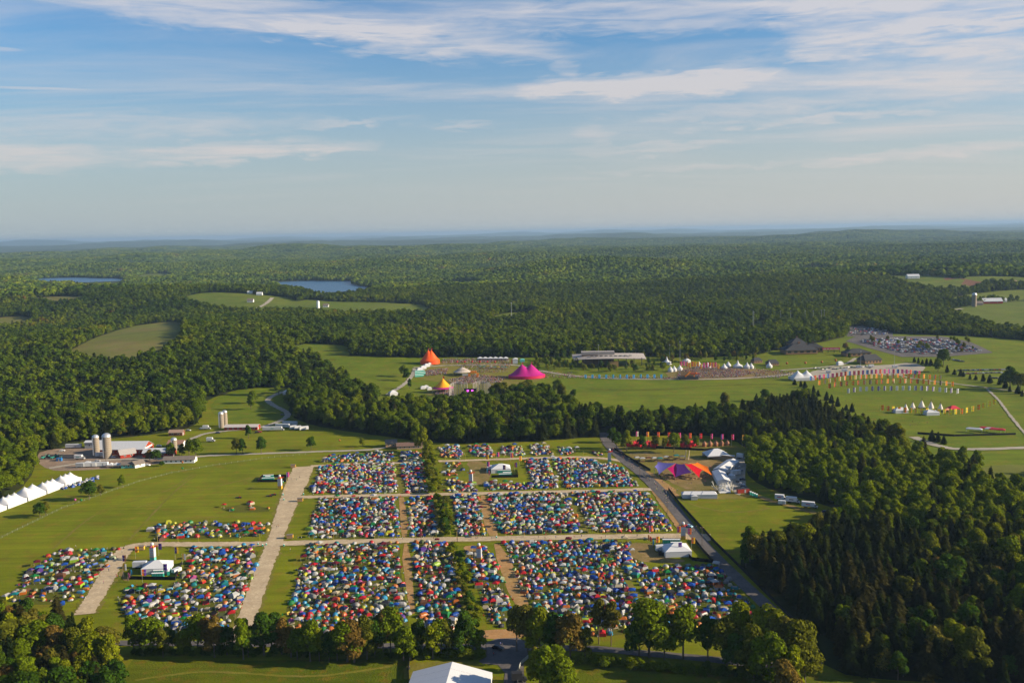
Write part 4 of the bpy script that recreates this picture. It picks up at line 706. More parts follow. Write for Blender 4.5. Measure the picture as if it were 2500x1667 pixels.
def crowd(name, polys, label):
    V, F, Cc = [], [], []; n0 = 0
    base = B(); base.box(0, 0, 0, .34, .26, .85, 0, 0); base.box(0, 0, .85, .46, .28, .62, 0, 1); base.lathe([(.02, 1.47), (.12, 1.53), (.13, 1.63), (.02, 1.74)], 5, m=2); bv = np.array(base.v)
    for poly, n in polys:
        n = int(n*1.7); p = PP(poly); xs = [q[0] for q in p]; ys = [q[1] for q in p]; k = 0
        while k < n:
            m = (n-k)*3+10; gx_ = NR.uniform(min(xs), max(xs), m); gy_ = NR.uniform(min(ys), max(ys), m); ins = pip(p, gx_, gy_); gx_, gy_ = gx_[ins][:n-k], gy_[ins][:n-k]; gz_ = HH(gx_, gy_)+.4; k += len(gx_)
            for X, Y, Z_ in zip(gx_, gy_, gz_):
                a = R.uniform(0, 6.28); c, q = math.cos(a), math.sin(a); s_ = R.uniform(.92, 1.1); V.append(np.stack([(bv[:, 0]*c-bv[:, 1]*q)*s_+X, (bv[:, 0]*q+bv[:, 1]*c)*s_+Y, bv[:, 2]*s_+Z_], 1))
                cols = (LIN[R.choice(['navy', 'charcoal', 'beige', 'stone grey'])], LIN[R.choice(['white', 'red', 'charcoal', 'beige', 'pink', 'royal blue', 'cream', 'brown', 'orange', 'white'])], R.choice([(.42, .25, .17), (.2, .1, .06), (.5, .33, .24)]))
                for f, mm in zip(base.f, base.m): F.append(tuple(i+n0 for i in f)); Cc.append((len(f), cols[mm]))
                n0 += len(bv)
    mass(name, V, F, Cc, label, 'crowd')
crowd('festival_crowd', [([(1080, 878), (1245, 876), (1245, 886), (1080, 888)], 420), ([(1040, 905), (1095, 900), (1090, 915), (1040, 920)], 260), ([(1090, 930), (1160, 915), (1240, 922), (1220, 936), (1110, 940)], 700), ([(1062, 956), (1105, 952), (1110, 968), (1062, 966)], 330), ([(1320, 908), (1400, 912), (1400, 926), (1330, 924)], 90), ([(1110, 890), (1250, 888), (1240, 910), (1150, 912)], 240)], 'dense festival crowd around the striped and coloured stage tents')
crowd('festival_crowd', [([(1660, 905), (1720, 898), (1800, 902), (1850, 912), (1800, 922), (1650, 926)], 1100), ([(1840, 902), (1950, 910), (1900, 925), (1840, 925)], 160), ([(1400, 918), (1650, 922), (1650, 928), (1400, 924)], 160)], 'dense festival crowd in front of the orange stage and peaked tents')
# ------------------------------------------------------------------ camp compounds
def box_part(name, parent, m, *a): return B().box(*a).obj(name, m, parent)
sph = B(); sph.lathe([(.001, -1)]+[(math.cos(a), math.sin(a)) for a in [rad(-75+15*i) for i in range(11)]]+[(.001, 1)], 14); SPH = {}
def ball(parent, name, m, r, z, col=None, x=0, y=0):
    if m.name not in SPH: SPH[m.name] = sph.mesh('ball', m, True)
    return use(SPH[m.name], name, parent, (x, y, z), 0, (r, r, r), col)
PRINT = mat('blue_print', (.10, .30, .42), .6, .2)
def info_tower(a, b_, base, basen, where):
    x, y, z_ = P3(a, b_, .05); r = empty('info_tower', (x, y, z_), rad(-6)+math.atan2(-x, y)*0, 'white information tower with %s base and ball top %s' % (basen, where), 'tower', 'information towers')
    box_part('plinth', r, base, 0, 0, 0, 2.5, 2.3, 2.1); p = box_part('sign_panel', r, WHITE, 0, 0, 2.12, 2.46, 2.26, 5.2); box_part('stripe', r, REDP, 0, 0, 7.34, 2.56, 2.36, .3); box_part('stripe', r, REDP, 0, 0, 2.13, 2.52, 2.32, .16)
    for i in range(9): box_part('print_line', p, (REDP, PRINT, GREY)[i % 3], R.uniform(-.15, .15), -1.145, 2.75+i*.47, R.uniform(1.3, 1.9), .02, .13)
    box_part('collar', r, YELLOWP, 0, 0, 7.66, 1.6, 1.5, .7); ball(r, 'ball_topper', WHITE, .9, 9.15)
    for i, c in enumerate(('red', 'amber', 'white', 'pink')):
        an = i*1.5+.4; o = B().box(1.5, 0, 0, 1.6, .12, .5).add([(2.3, -.06, -.25), (2.3, .06, -.25), (2.3, .06, .75), (2.3, -.06, .75), (2.9, -.06, .25), (2.9, .06, .25)], [(0, 3, 4), (1, 5, 2), (0, 4, 5, 1), (3, 2, 5, 4), (0, 1, 2, 3)]).obj('direction_arrow', FAB, r, (0, 0, 7.75+.12*i), an); o.color = (*LIN[c], 1)
for q in ((374, 1368, TEAL, 'teal', 'behind the left compound'), (684, 1193, YELLOWP, 'ochre', 'beside the main dirt road'), (1150, 1181, TEAL, 'teal', 'below the upper compound'), (1170, 1370, YELLOWP, 'ochre', 'in the lower scrub strip'), (1668, 1316, YELLOWP, 'ochre', 'at the lower asphalt road junction'), (1488, 1127, TEAL, 'teal', 'at the top of the asphalt road')): info_tower(*q)
def frame_tent(loc, rz, sx, sy, hw, hr, label, ridge=0, walls=(1, 1, 1, 1), group=None, m=WHITE, bays=0):
    r = empty('frame_tent', loc, rz, label, 'marquee', group); B().hip(hw+.02, sx+.3, sy+.3, hr, ridge, 0).obj('roof', m, r)
    for i, (x_, y_, a, b_) in enumerate(((0, -sy/2, sx, .08), (sx/2, 0, .08, sy-.2), (0, sy/2, sx, .08), (-sx/2, 0, .08, sy-.2))):
        if walls[i]: box_part('wall_panel', r, m, x_, y_, 0, a, b_, hw)
        else: box_part('valance', r, m, x_, y_, hw-.55, a, b_, .55)
    for x_ in (-sx/2+.12, sx/2-.12):
        for y_ in (-sy/2+.16, sy/2-.16): box_part('leg', r, STEEL, x_, y_, 0, .1, .1, hw-.02)
    return r
TB = [B().box(0, 0, .02, 1.15, 1.15, 2.05).mesh('booth', GREENP), B().gable(2.25, 1.24, 1.24, .16, .2).mesh('roof', ROOFW), B().box(0, -.6, .15, .72, .04, 1.75).mesh('door', mat('toilet_door', (.03, .33, .26), .5, .3))]
def toilet(x, y, rz, where, g):
    r = empty('portable_toilet', (x, y, hz(x, y)+.12), rz, 'green portable toilet with white roof %s' % where, 'portable toilet', g)
    for me, n in zip(TB, ('booth', 'roof', 'door')): use(me, n, r)
def toilets(a0, b0, a1, b1, n, rz, where):
    (x0, y0), (x1, y1) = P(a0, b0), P(a1, b1); L = math.hypot(x1-x0, y1-y0); n = max(1, min(n, int(L/1.22))); ux, uy = (x1-x0)/L, (y1-y0)/L
    for i in range(n): toilet(x0+ux*i*1.22, y0+uy*i*1.22, rz+math.atan2(uy, ux), where, 'portable toilets '+where)
def fence(pts, h, m, label, step=3.6, postm=None, px=True, cat='fence', thick=.06, wires=0):
    p = PP(pts) if px else pts; out = []
    for (x0, y0), (x1, y1) in zip(p, p[1:]):
        L = math.hypot(x1-x0, y1-y0); n = max(1, round(L/step)); out += [((x0+(x1-x0)*i/n, y0+(y1-y0)*i/n), (x0+(x1-x0)*(i+1)/n, y0+(y1-y0)*(i+1)/n)) for i in range(n)]
    x, y = p[0]; r = empty('fence', (x, y, hz(x, y)), 0, label, cat); un = B().box(.5, 0, .05, .985, thick, h-.05).mesh('fence_panel', m); po = B().cyl(0, 0, -.2, h+.12, .05, n=6).mesh('post', postm or DARK)
    if wires:
        ub = B(); [ub.box(.5, 0, .12+i*(h-.15)/wires, 1, thick, .03) for i in range(wires+1)]; un = ub.mesh('wire_panel', m)
    for a, b in out:
        L = math.hypot(b[0]-a[0], b[1]-a[1]); o = use(un, 'fence_panel', r, (a[0]-x, a[1]-y, hz(*a)-r.location.z), math.atan2(b[1]-a[1], b[0]-a[0]), (L, 1, 1)); o.rotation_euler.y = -math.atan2(hz(*b)-hz(*a), L); use(po, 'post', r, (a[0]-x, a[1]-y, hz(*a)-r.location.z))
    return r
FM = {}
def banner(x, y, h, wd_, hh, c1, c2, label, group, rz=0, motif=True, vertical=True):
    key = ('p', round(h, 1)); z_ = hz(x, y)+.05
    if key not in FM: FM[key] = B().cyl(0, 0, -.05, h, .06, .04, 6).mesh('pole', STEEL)
    k2 = (round(wd_, 2), round(hh, 2), vertical)
    if k2 not in FM:
        ph = .5
        def w_(u0, u1, v0, v1): return B().grid(lambda u, v: (.07+wd_*(u0+(u1-u0)*u), .12*math.sin(7*(u0+(u1-u0)*u)+ph)*(u0+(u1-u0)*u), (hh*(v0+(v1-v0)*v))), 3, 3)
        FM[k2] = (w_(0, .5, 0, 1).mesh('banner', FAB), w_(.5, 1, 0, 1).mesh('banner_edge', FAB)) if vertical else (w_(0, 1, .5, 1).mesh('banner', FAB), w_(0, 1, 0, .5).mesh('banner_edge', FAB))
        FM[k2, 'm'] = B().box(.07+wd_/2, -.14, hh*.47, wd_*.8, .02, hh*.07).mesh('banner_stripe', FAB)
    r = empty('banner_flag', (x, y, z_), rz, label, 'flag', group); use(FM[key], 'pole', r); zb = h-hh-.05; use(FM[k2][0], 'banner', r, (0, 0, zb), 0, (1, 1, 1), LINF[c1]); use(FM[k2][1], 'banner_edge', r, (0, 0, zb), 0, (1, 1, 1), LINF[c2])
    if motif: use(FM[k2, 'm'], 'banner_stripe', r, (0, 0, zb), 0, (1, 1, 1), LIN['cream'])
    return r
def feather(a, b_, c, label, h=4):
    x, y, z_ = P3(a, b_); r = empty('feather_flag', (x, y, z_), 0, label, 'flag', 'feather flags'); B().cyl(0, 0, 0, h, .05, .03, 6).obj('pole', STEEL, r); o = B().grid(lambda u, v: (.06+u*.9*math.sin(math.pi*(.12+.8*v))**.5, .05*math.sin(5*u+3*v), .8+v*(h-.8)), 3, 6).obj('sail', FAB, r); o.color = (*LIN[c], 1)
def wheels(r, xs, ys, rr, wd_=.25):
    for x_ in xs:
        for y_ in ys:
            o = B().cyl(0, 0, -wd_/2, wd_/2, rr, n=12).obj('wheel', RUBBER, r, (x_, y_, rr)); o.rotation_euler.x = rad(90)
def trailer(x, y, rz, L, label, m=WHITE, h=2.7, wd_=2.5, group=None, name='trailer', cat='trailer'):
    r = empty(name, (x, y, hz(x, y)+.12), rz, label, cat, group); B().box(0, 0, .75, L, wd_, h).obj('body', m, r); B().box(0, 0, .75+h, L*.98, wd_*.96, .12).obj('roof', ROOFG, r); box_part('door', r, GREY, L*.15, -wd_/2-.02, .85, .9, .04, 2.0); wheels(r, (-L*.22, -L*.08), (-wd_/2+.15, wd_/2-.15), .42); box_part('drawbar', r, DARK, L/2+.6, 0, .6, 1.2, .15, .12); return r
def truck(x, y, rz, L, label, boxm=WHITE, cab='white', logo=None, group=None):
    r = empty('box_truck', (x, y, hz(x, y)+.35), rz, label, 'truck', group); c = L/2-2.0
    bx_ = B().box(-1.0, 0, .95, L-2.0, 2.5, 2.75).obj('cargo_box', boxm, r); o = B(); o.add([(c, -1.15, .5), (c+1.9, -1.15, .5), (c+1.9, -1.15, 1.25), (c+1.1, -1.15, 1.35), (c+.75, -1.1, 2.35), (c, -1.1, 2.45)]+[(q[0], -q[1], q[2]) for q in [(c, -1.15, .5), (c+1.9, -1.15, .5), (c+1.9, -1.15, 1.25), (c+1.1, -1.15, 1.35), (c+.75, -1.1, 2.35), (c, -1.1, 2.45)]], [(0, 1, 2, 3, 4, 5), (11, 10, 9, 8, 7, 6)]+[(i, i+6, (i+1) % 6+6, (i+1) % 6) for i in range(6)])
    cb = o.obj('cab', PAINT, r); cb.color = (*LIN[cab], 1); B().add([(c+1.12, -1.0, 1.42), (c+1.12, 1.0, 1.42), (c+.80, .95, 2.25), (c+.80, -.95, 2.25)], [(0, 1, 2, 3)]).obj('windscreen', GLASS, cb)
    for s_ in (-1, 1): B().box(c+.45, s_*1.15, 1.45, .6, .04, .65).obj('side_window', GLASS, cb); B().box(c+1.92, s_*.8, .8, .05, .35, .2).obj('headlight', ROOFW, cb)
    if logo: B().box(-1.0, -1.27, 2.0, 2.6, .02, .5).obj('lettering', logo, bx_)
    wheels(r, (c+.9, -L*.28, -L*.28+1.0), (-1.05, 1.05), .48); box_part('chassis', r, DARK, -.6, 0, .55, L-1.6, 1.2, .38); return r
def car_body():
    pr = [(-2.15, .35), (-2.2, .75), (-1.95, .95), (-1.35, 1.42), (.35, 1.45), (1.05, .98), (2.0, .86), (2.2, .6), (2.2, .35)]; b = B(); n = len(pr)
    ys_ = [.86 if z_ < 1.2 else .66 for _, z_ in pr]
    b.add([(x_, -q, z_) for (x_, z_), q in zip(pr, ys_)]+[(x_, q, z_) for (x_, z_), q in zip(pr, ys_)], [tuple(range(n))[::1], tuple(range(2*n-1, n-1, -1))]+[(i, i+n, (i+1) % n+n, (i+1) % n) for i in range(n)])
    return b
CARB = car_body().mesh('car_body', PAINT); gl = B().add([(.42, -.62, 1.40), (1.0, -.76, 1.04), (1.0, .76, 1.04), (.42, .62, 1.40)], [(0, 1, 2, 3)]).add([(-1.88, -.76, 1.04), (-1.42, -.62, 1.40), (-1.42, .62, 1.40), (-1.88, .76, 1.04)], [(0, 1, 2, 3)])
gl.v = [(x_+(.03 if x_ > 0 else -.03), y_, z_+.02) for x_, y_, z_ in gl.v]
for s_ in (-1, 1): gl.add([(-1.6, s_*.84, 1.0), (.85, s_*.84, 1.0), (.3, s_*.70, 1.38), (-1.3, s_*.70, 1.38)], [(0, 1, 2, 3) if s_ < 0 else (3, 2, 1, 0)])
CARG = gl.mesh('window_glass', GLASS); WHL = B(); 
for x_ in (-1.35, 1.35):
    for s_ in (-1, 1): WHL.tube((x_, s_*.66, .33), (x_, s_*.89, .33), .33, 10)
WHL = WHL.mesh('wheel', RUBBER)
one = B().tube((0, -.12, 0), (0, .12, 0), .33, 10).mesh('wheel', RUBBER)
CARC = {'black': (.012, .012, .014), 'white': (.7, .7, .7), 'silver': (.42, .43, .45), 'dark grey': (.07, .075, .08), 'red': (.35, .02, .02), 'blue': (.03, .08, .28), 'navy': (.012, .02, .06), 'green': (.02, .10, .06), 'beige': (.38, .32, .22), 'light blue': (.22, .40, .52)}
def car(x, y, rz, c, label, group, detail=False, z=.5, sc=1):
    o = use(CARB, 'car', None, (x, y, hz(x, y)+z-.02), rz, (sc, sc, sc*1.05), CARC[c]); tag(o, label, 'car', group); use(CARG, 'window_glass', o)
    for x_ in (-1.35, 1.35):
        for s_ in (-1, 1): use(one, 'wheel', o, (x_, s_*.78, .33))
    return o
BF = [('purple', 'purple'), ('orange', 'amber'), ('purple', 'amber'), ('purple', 'brown'), ('orange', 'purple'), ('amber', 'pale grey'), ('pink', 'orange'), ('purple', 'pink')]
def compound(tent, fences, flags, where, tsz=(13, 12)):
    if tent: x, y, z_ = P3(*tent, .12); frame_tent((x, y, z_), rad(3), tsz[0], tsz[1], 3.0, 2.6, 'white hip-roofed frame tent inside the black-fenced %s' % where, 2.2, (1, 1, 1, 1), 'compound tents')
    for i, f in enumerate(fences): fence(f, 1.9, BLACKM, 'black mesh fence along the %s of the %s' % (('front', 'right side', 'left side', 'back')[i], where))
    for i, (a, b_, c) in enumerate(flags):
        x, y = P(a, b_); banner(x, y, 7.0, 1.9, 3.4, *BF[c], '%s and %s banner flag by the %s' % (*BF[c], where), 'banner flags around the compounds', R.uniform(-.3, .3))
compound((385, 1392), ([(316, 1414), (428, 1416)], [(428, 1416), (444, 1376)], [(316, 1414), (322, 1396)]), ((388, 1356, 0), (331, 1364, 1), (300, 1386, 3), (301, 1408, 5), (428, 1366, 2), (446, 1382, 5), (348, 1422, 4), (400, 1408, 0)), 'left compound')
for (a0, b0, a1, n) in ((384, 1395, 410, 8), (378, 1402, 407, 8), (374, 1409, 407, 8)): toilets(a0, b0, a1, b0-1, n, 0, 'in the left compound')
toilets(414, 1392, 409, 1412, 7, rad(0), 'along the side of the left compound')
feather(319, 1408, 'sky blue', 'blue feather flag at the gate of the left compound'); feather(313, 1416, 'pink', 'pink feather flag at the gate of the left compound')
compound((1222, 1150), ([(1200, 1166), (1265, 1165)], [(1265, 1165), (1262, 1146)], [(1187, 1150), (1190, 1142)]), ((1187, 1132, 1), (1213, 1126, 7), (1247, 1128, 6), (1268, 1136, 1), (1189, 1150, 7), (1256, 1152, 4), (1228, 1158, 3)), 'upper compound', (14, 12))
for (a0, b0, a1, n) in ((1216, 1155, 1250, 14), (1230, 1160, 1252, 9), (1220, 1164, 1252, 14)): toilets(a0, b0, a1, b0-1, n, 0, 'in the upper compound')
feather(1188, 1157, 'sky blue', 'blue feather flag at the gate of the upper compound'); feather(1193, 1162, 'pink', 'pink feather flag at the gate of the upper compound')
compound((1650, 1350), ([(1608, 1356), (1680, 1357)], [(1680, 1357), (1690, 1368), (1742, 1374), (1715, 1345), (1695, 1318)], [(1602, 1330), (1610, 1356)]), ((1585, 1312, 6), (1653, 1314, 6), (1679, 1319, 6), (1602, 1340, 1), (1656, 1355, 0), (1688, 1342, 1)), 'lower right compound', (14, 13))
toilets(1620, 1326, 1664, 1326, 16, 0, 'in the lower right compound'); toilets(1640, 1333, 1668, 1333, 9, 0, 'behind the tent of the lower right compound')
feather(1593, 1334, 'sky blue', 'blue feather flag at the gate of the lower right compound'); feather(1587, 1326, 'red', 'red feather flag at the gate of the lower right compound'); feather(1582, 1322, 'orange', 'orange feather flag at the gate of the lower right compound')
compound(None, ([(628, 1177), (698, 1176)], [(698, 1176), (702, 1164)], [(628, 1177), (640, 1165)], [(640, 1165), (702, 1164)]), ((700, 1176, 7),), 'toilet compound on the open grass')
for (a0, b0, a1, n) in ((645, 1167, 672, 12), (650, 1170, 665, 6), (642, 1174, 672, 14)): toilets(a0, b0, a1, b0-1, n, 0, 'in the toilet compound on the open grass')
x, y = P(342, 1386); trailer(x, y, .05, 7, 'white generator trailer beside the left compound tent'); x, y = P(431, 1398); trailer(x, y, 1.1, 5, 'small white trailer right of the left compound tent', h=1.6)
x, y = P(1614, 1346); trailer(x, y, .1, 6, 'white trailer beside the lower right compound tent'); x, y = P(1197, 1148); trailer(x, y, .1, 5, 'white trailer beside the upper compound tent')
for a, b_, w_ in ((345, 1342, 'at the top of the left camp road'), (733, 1224, 'where main and middle roads meet'), (708, 1314, 'where main and lower roads meet'), (716, 1141, 'at the top of the main dirt road')):
    x, y, z_ = P3(a, b_, .3); r = empty('timber_hut', (x, y, z_), .1, 'brown timber gate hut %s' % w_, 'hut', 'timber gate huts'); box_part('wall', r, WOOD, 0, 0, 0, 3.4, 2.4, 2.0); B().gable(2.1, 3.7, 2.7, .25, .1).obj('roof', SHINGLE, r); box_part('counter', r, YELLOWP, 1.75, 0, .2, .08, 2.2, 1.6)
POLE = B().cyl(0, 0, 0, 4.6, .07, .06, 6).mesh('pole', mat('yellow_pole', (.45, .36, .06), .6, .2)); CAP = B().cyl(0, 0, 4.6, 4.75, .11, n=6).mesh('cap', DARK)
def post(a, b_, where): x, y, z_ = P3(a, b_, .1); r = empty('marker_pole', (x, y, z_), 0, 'thin yellow marker pole %s' % where, 'pole', 'yellow marker poles'); use(POLE, 'pole', r); use(CAP, 'cap', r)
for i in range(14): post(385+i*50+ (80 if i > 5 else 0), 1324-(i*.6), 'along the lower cross road')
for i in range(12): post(1100+i*45, 1312-i*.8, 'along the lower cross road')
for i in range(16): post(790+i*46, 1209-i*1.0, 'along the middle cross road')
for i in range(14): post(800+i*48, 1134-i*1.5, 'along the upper cross road')
for i in range(9): post(1520+i*17, 1150+i*20, 'beside the asphalt road ditch')
for i in range(5): post(706-i*3, 1165+i*10, 'beside the main dirt road')
for i in range(10):
    a, b_ = [(691, 1178), (691, 1209), (693, 1221), (741, 1208), (1137, 1211), (1212, 1313), (641, 1333), (650, 1331), (693, 1333), (630, 1330)][i]; x, y, z_ = P3(a, b_, .1); r = empty('litter_bin', (x, y, z_), 0, 'green round litter bin beside the %s' % ('main dirt road' if a < 760 else 'cross road'), 'litter bin', 'litter bins'); B().cyl(0, 0, 0, 1.1, .38, .42, 10).obj('drum', GREENP, r); B().cyl(0, 0, 1.1, 1.22, .44, .3, 10).obj('lid', ROOFW, r)
# small utility tractors on the grass
for a, b_, rz, l in ((660, 1212, .2, 'red utility cart parked on the open grass'), (670, 1209, .1, 'dark utility cart with trailer on the open grass'), (585, 1216, .1, 'dark utility cart beside the few grass tents')):
    x, y, z_ = P3(a, b_, .08); r = empty('utility_cart', (x, y, z_), rz, l, 'cart'); box_part('body', r, DARK, 0, 0, .35, 2.6, 1.3, .6); box_part('seat', r, BRICKR, .1, 0, .95, .6, 1.1, .5); box_part('cargo_bed', r, DARK, -1.9, 0, .5, 1.6, 1.3, .4); wheels(r, (-.9, .9), (-.6, .6), .35)
# ------------------------------------------------------------------ asphalt road edge, car, poles, forecourt
fence([(1500, 1098), (1540, 1122), (1588, 1150)], 1.9, BLACKM, 'black mesh fence above the asphalt road by the bar plaza'); fence([(1632, 1196), (1660, 1232), (1700, 1276), (1745, 1326), (1800, 1380), (1850, 1430), (1905, 1485), (1960, 1540), (1996, 1585), (2008, 1620)], 1.9, BLACKM, 'long black mesh fence following the right side of the asphalt road')
fence([(1001, 1600), (998, 1640), (1000, 1700)], 2, BLACKM, 'black mesh fence beside the big white marquee'); fence([(1290, 1606), (1272, 1622), (1262, 1645), (1266, 1700)], 1.6, mat('chain_link', (.28, .29, .27), .7, .2), 'curving wire fence beside the forecourt drive', 3)
fence([(-60, 1345), (30, 1300), (150, 1242), (260, 1203), (340, 1176), (420, 1155), (520, 1137), (640, 1120), (760, 1108)], 1.25, mat('wire_mesh', (.13, .15, .07), .7, .2), 'long wire mesh fence between farm meadow and camp', 5, STEEL, thick=.03, wires=7)
x, y = P(1683, 1287); car(x, y, rad(-50), 'light blue', 'light blue car driving on the asphalt road beside the black fence', None, z=.32)
x, y = P(1216, 1585); car(x, y, rad(-28), 'black', 'black estate car parked under the trees on the forecourt', None, z=.2, sc=1.15)
x, y = P(1268, 1664); truck(x, y, .1, 6, 'dark flatbed truck at the bottom of the forecourt drive', DARK, 'charcoal')
def upole(a, b_, h, where, arm=True):
    x, y, z_ = P3(a, b_, 0); r = empty('utility_pole', (x, y, z_), rad(10), 'brown wooden utility pole %s' % where, 'utility pole', 'utility poles'); B().cyl(0, 0, -.2, h, .17, .11, 8).obj('pole', BARK, r)
    if arm:
        box_part('crossarm', r, WOOD, 0, 0, h-.8, 2.2, .14, .14)
        for i in (-.9, 0, .9): B().cyl(i, 0, h-.66, h-.4, .06, n=6).obj('insulator', ROOFW, r)
for q in ((1980, 1592, 10, 'on the bend of the asphalt road'), (1714, 1332, 11, 'beside the compound on the asphalt road'), (1629, 1266, 11, 'beside the ditch on the asphalt road'), (1562, 1172, 10, 'at the plaza side of the asphalt road'), (1117, 1322, 8, 'in the scrub strip by the lower cross road'), (1187, 1600, 9, 'at the left edge of the forecourt'), (1470, 1104, 10, 'on the rise beside the far plots'), (258, 1128, 9, 'beside the farm silos'), (377, 1124, 8, 'beside the red barn'), (2002, 1080, 14, 'in the wood by the plaza')): upole(*q)
# big white marquee at the bottom
x, y, z_ = P3(1100, 1668, .1); y += 0
r = empty('clearspan_marquee', (x-.5, y-14, z_), rad(86), 'big white ridged marquee beside the forecourt', 'marquee'); LM, WM = 34, 31
for i in range(6):
    for s_ in (-1, 1):
        x0 = -LM/2+i*LM/6; B().add([(x0+.04, s_*WM/2, 3.2), (x0+LM/6-.04, s_*WM/2, 3.2), (x0+LM/6-.04, 0, 7.4), (x0+.04, 0, 7.4)]+[(x0+.04, s_*WM/2, 3.05), (x0+LM/6-.04, s_*WM/2, 3.05), (x0+LM/6-.04, 0, 7.25), (x0+.04, 0, 7.25)], [(0, 1, 2, 3), (7, 6, 5, 4), (0, 4, 5, 1), (1, 5, 6, 2), (3, 2, 6, 7), (0, 3, 7, 4)]).obj('roof_panel', WHITE, r)
        box_part('wall_panel', r, WHITE, x0+LM/12, s_*WM/2*.995, 0, LM/6-.08, .1, 3.03)
for s_ in (-1, 1): B().add([(s_*LM/2*.998, -WM/2, 0), (s_*LM/2*.998, WM/2, 0), (s_*LM/2*.998, WM/2, 3.0), (s_*LM/2*.998, 0, 7.2), (s_*LM/2*.998, -WM/2, 3.0)], [(0, 1, 2, 3, 4)]).obj('gable_end', WHITE, r)
# ------------------------------------------------------------------ bar plaza
x, y, z_ = P3(1668, 1162, .16); r = empty('stretch_tent', (x+1, y, z_), 0, 'large stretch tent of violet, magenta, red and orange panels on the plaza', 'marquee', None, .9)
SK = 1/3.45
def sp_(px_, py_, hgt):                     # corner of the sail: metres along and across the plaza, and height
    return ((px_-1668)*SK, hgt[1], hgt[0])
AP = [(-18, 7, 7.5), (-6.5, 3, 9.6), (0, 1.5, 9.4), (5, 1.5, 9.4), (11, 5, 9.2)]
def sail(name, c, q, sag, c2=None):
    q = [Vector(v) for v in q]
    def f(u, v): p = (q[0]*(1-u)+q[1]*u)*(1-v)+(q[3]*(1-u)+q[2]*u)*v; k = u*(1-u)*4; l = v*(1-v)*4; cen = sum(q, Vector())/4; p = p+(cen-p)*(.14*(max(k, l)-k*l)); p.z -= sag*k*l*.4; return p
    o = B().grid(f, 12, 12).obj(name, FAB, r, smooth=True); o.color = (*lin(c), 1); o['label'] = c2
L_, RR = [], []
sail('sail_panel', '#6862a8', [(-23, 2, 7.5), (-19, 12, 8.6), (-6.5, 3, 9.6), (-21, -6, 3.2)], .4, 'violet blue sail panel'); sail('sail_panel', '#c00a62', [(-14, -1, 6.5), (-6.5, 3, 9.5), (-4, 1, 6.5), (-9.5, -13, 2.4)], .3, 'magenta sail panel')
sail('sail_panel', '#4a2068', [(-6.3, 3, 9.4), (0, 1.5, 9.3), (4, -9, 4.8), (-9.2, -12.8, 2.6)], .5, 'dark violet sail panel'); sail('sail_panel', '#d80c20', [(.1, 1.6, 9.4), (5.1, 1.7, 9.3), (13, -5, 6), (8.5, -15, 2.3)], .3, 'red sail panel')
sail('sail_panel', '#e87008', [(5.2, 1.8, 9.3), (11, 7, 8.8), (18, -1, 7.2), (19.5, -12, 2.6)], .3, 'orange sail panel'); sail('sail_panel', '#e8b070', [(-6.3, 3.2, 9.5), (0, 10, 7), (11, 7.2, 8.9), (5, 1.8, 9.35)], .5, 'pale yellow back sail panel')
for a in ((-6.5, 3, 9.6), (0, 1.5, 9.4), (5, 1.6, 9.4), (11, 7, 9), (-19, 12, 8.6), (-23, 2, 7.5), (18, -1, 7.2)): B().tube((a[0]*1.02, a[1]*1.02, 0), a, .16, 6).obj('mast', STEEL, r)
for a in ((-21, -6, 3.2), (-9.5, -13, 2.4), (8.5, -15, 2.3), (19.5, -12, 2.6)): B().tube((a[0]*1.12, a[1]*1.25, 0), a, .06, 5).obj('guy_rope', DARK, r)
for i in range(26):
    X, Y = x+R.uniform(-19, 17), y+R.uniform(-11, 8); r2 = empty('picnic_table', (X, Y, hz(X, Y)+.16), R.uniform(0, 3), 'brown wooden picnic table under the stretch tent', 'table', 'picnic tables under the stretch tent'); box_part('table_top', r2, WOOD, 0, 0, .72, 1.9, .8, .06); 
    for s_ in (-1, 1): box_part('bench', r2, WOOD, 0, s_*.75, .42, 1.9, .3, .05); box_part('leg', r2, WOOD, s_*.7, 0, 0, .1, 1.4, .71)
x, y, z_ = P3(1748, 1117, .12); frame_tent((x, y, z_), .1, 17, 14, 3, 4, 'white hip-roofed marquee at the back of the bar plaza', 3, (0, 1, 1, 0))
def clearspan(a0, b0, a1, b1, wd_, label, n, closed=True):
    (x0, y0), (x1, y1) = P(a0, b0), P(a1, b1); L = math.hypot(x1-x0, y1-y0); r = empty('clearspan_marquee', ((x0+x1)/2, (y0+y1)/2, hz((x0+x1)/2, (y0+y1)/2)+.22), math.atan2(y1-y0, x1-x0), label, 'marquee')
    for i in range(n):
        xa = -L/2+i*L/n; B().gable(3.1, L/n-.12, wd_+.3, 1.5, .12, 0, xa+L/n/2, 0).obj('roof_panel', WHITE, r)
        for s_ in (-1, 1): box_part('wall_panel', r, WHITE, xa+L/n/2, s_*wd_/2, 0, L/n-.15, .08, 2.95)
    for s_ in (-1, 1): B().add([(s_*(L/2-.1), -wd_/2, 0), (s_*(L/2-.1), wd_/2, 0), (s_*(L/2-.1), wd_/2, 3), (s_*(L/2-.1), 0, 4.4), (s_*(L/2-.1), -wd_/2, 3)], [(0, 1, 2, 3, 4)]).obj('gable_end', WHITE, r)
clearspan(1790, 1134, 1756, 1158, 9, 'long white clear-span tent bending along the truck yard', 8); clearspan(1753, 1161, 1768, 1186, 8.5, 'shorter white clear-span tent beside the lattice gateway', 6)
x, y, z_ = P3(1765, 1122, .2); r = empty('timber_bar', (x, y, z_), rad(-28), 'brown timber bar wall joining the two white tents', 'bar'); box_part('wall', r, WOOD, 0, 0, 0, 17, .3, 3.2); B().box(0, 1.2, 3.2, 17.3, 2.6, .15).obj('roof', WHITE, r); box_part('counter', r, WOOD, 0, -.8, 0, 15, .5, 1.1)
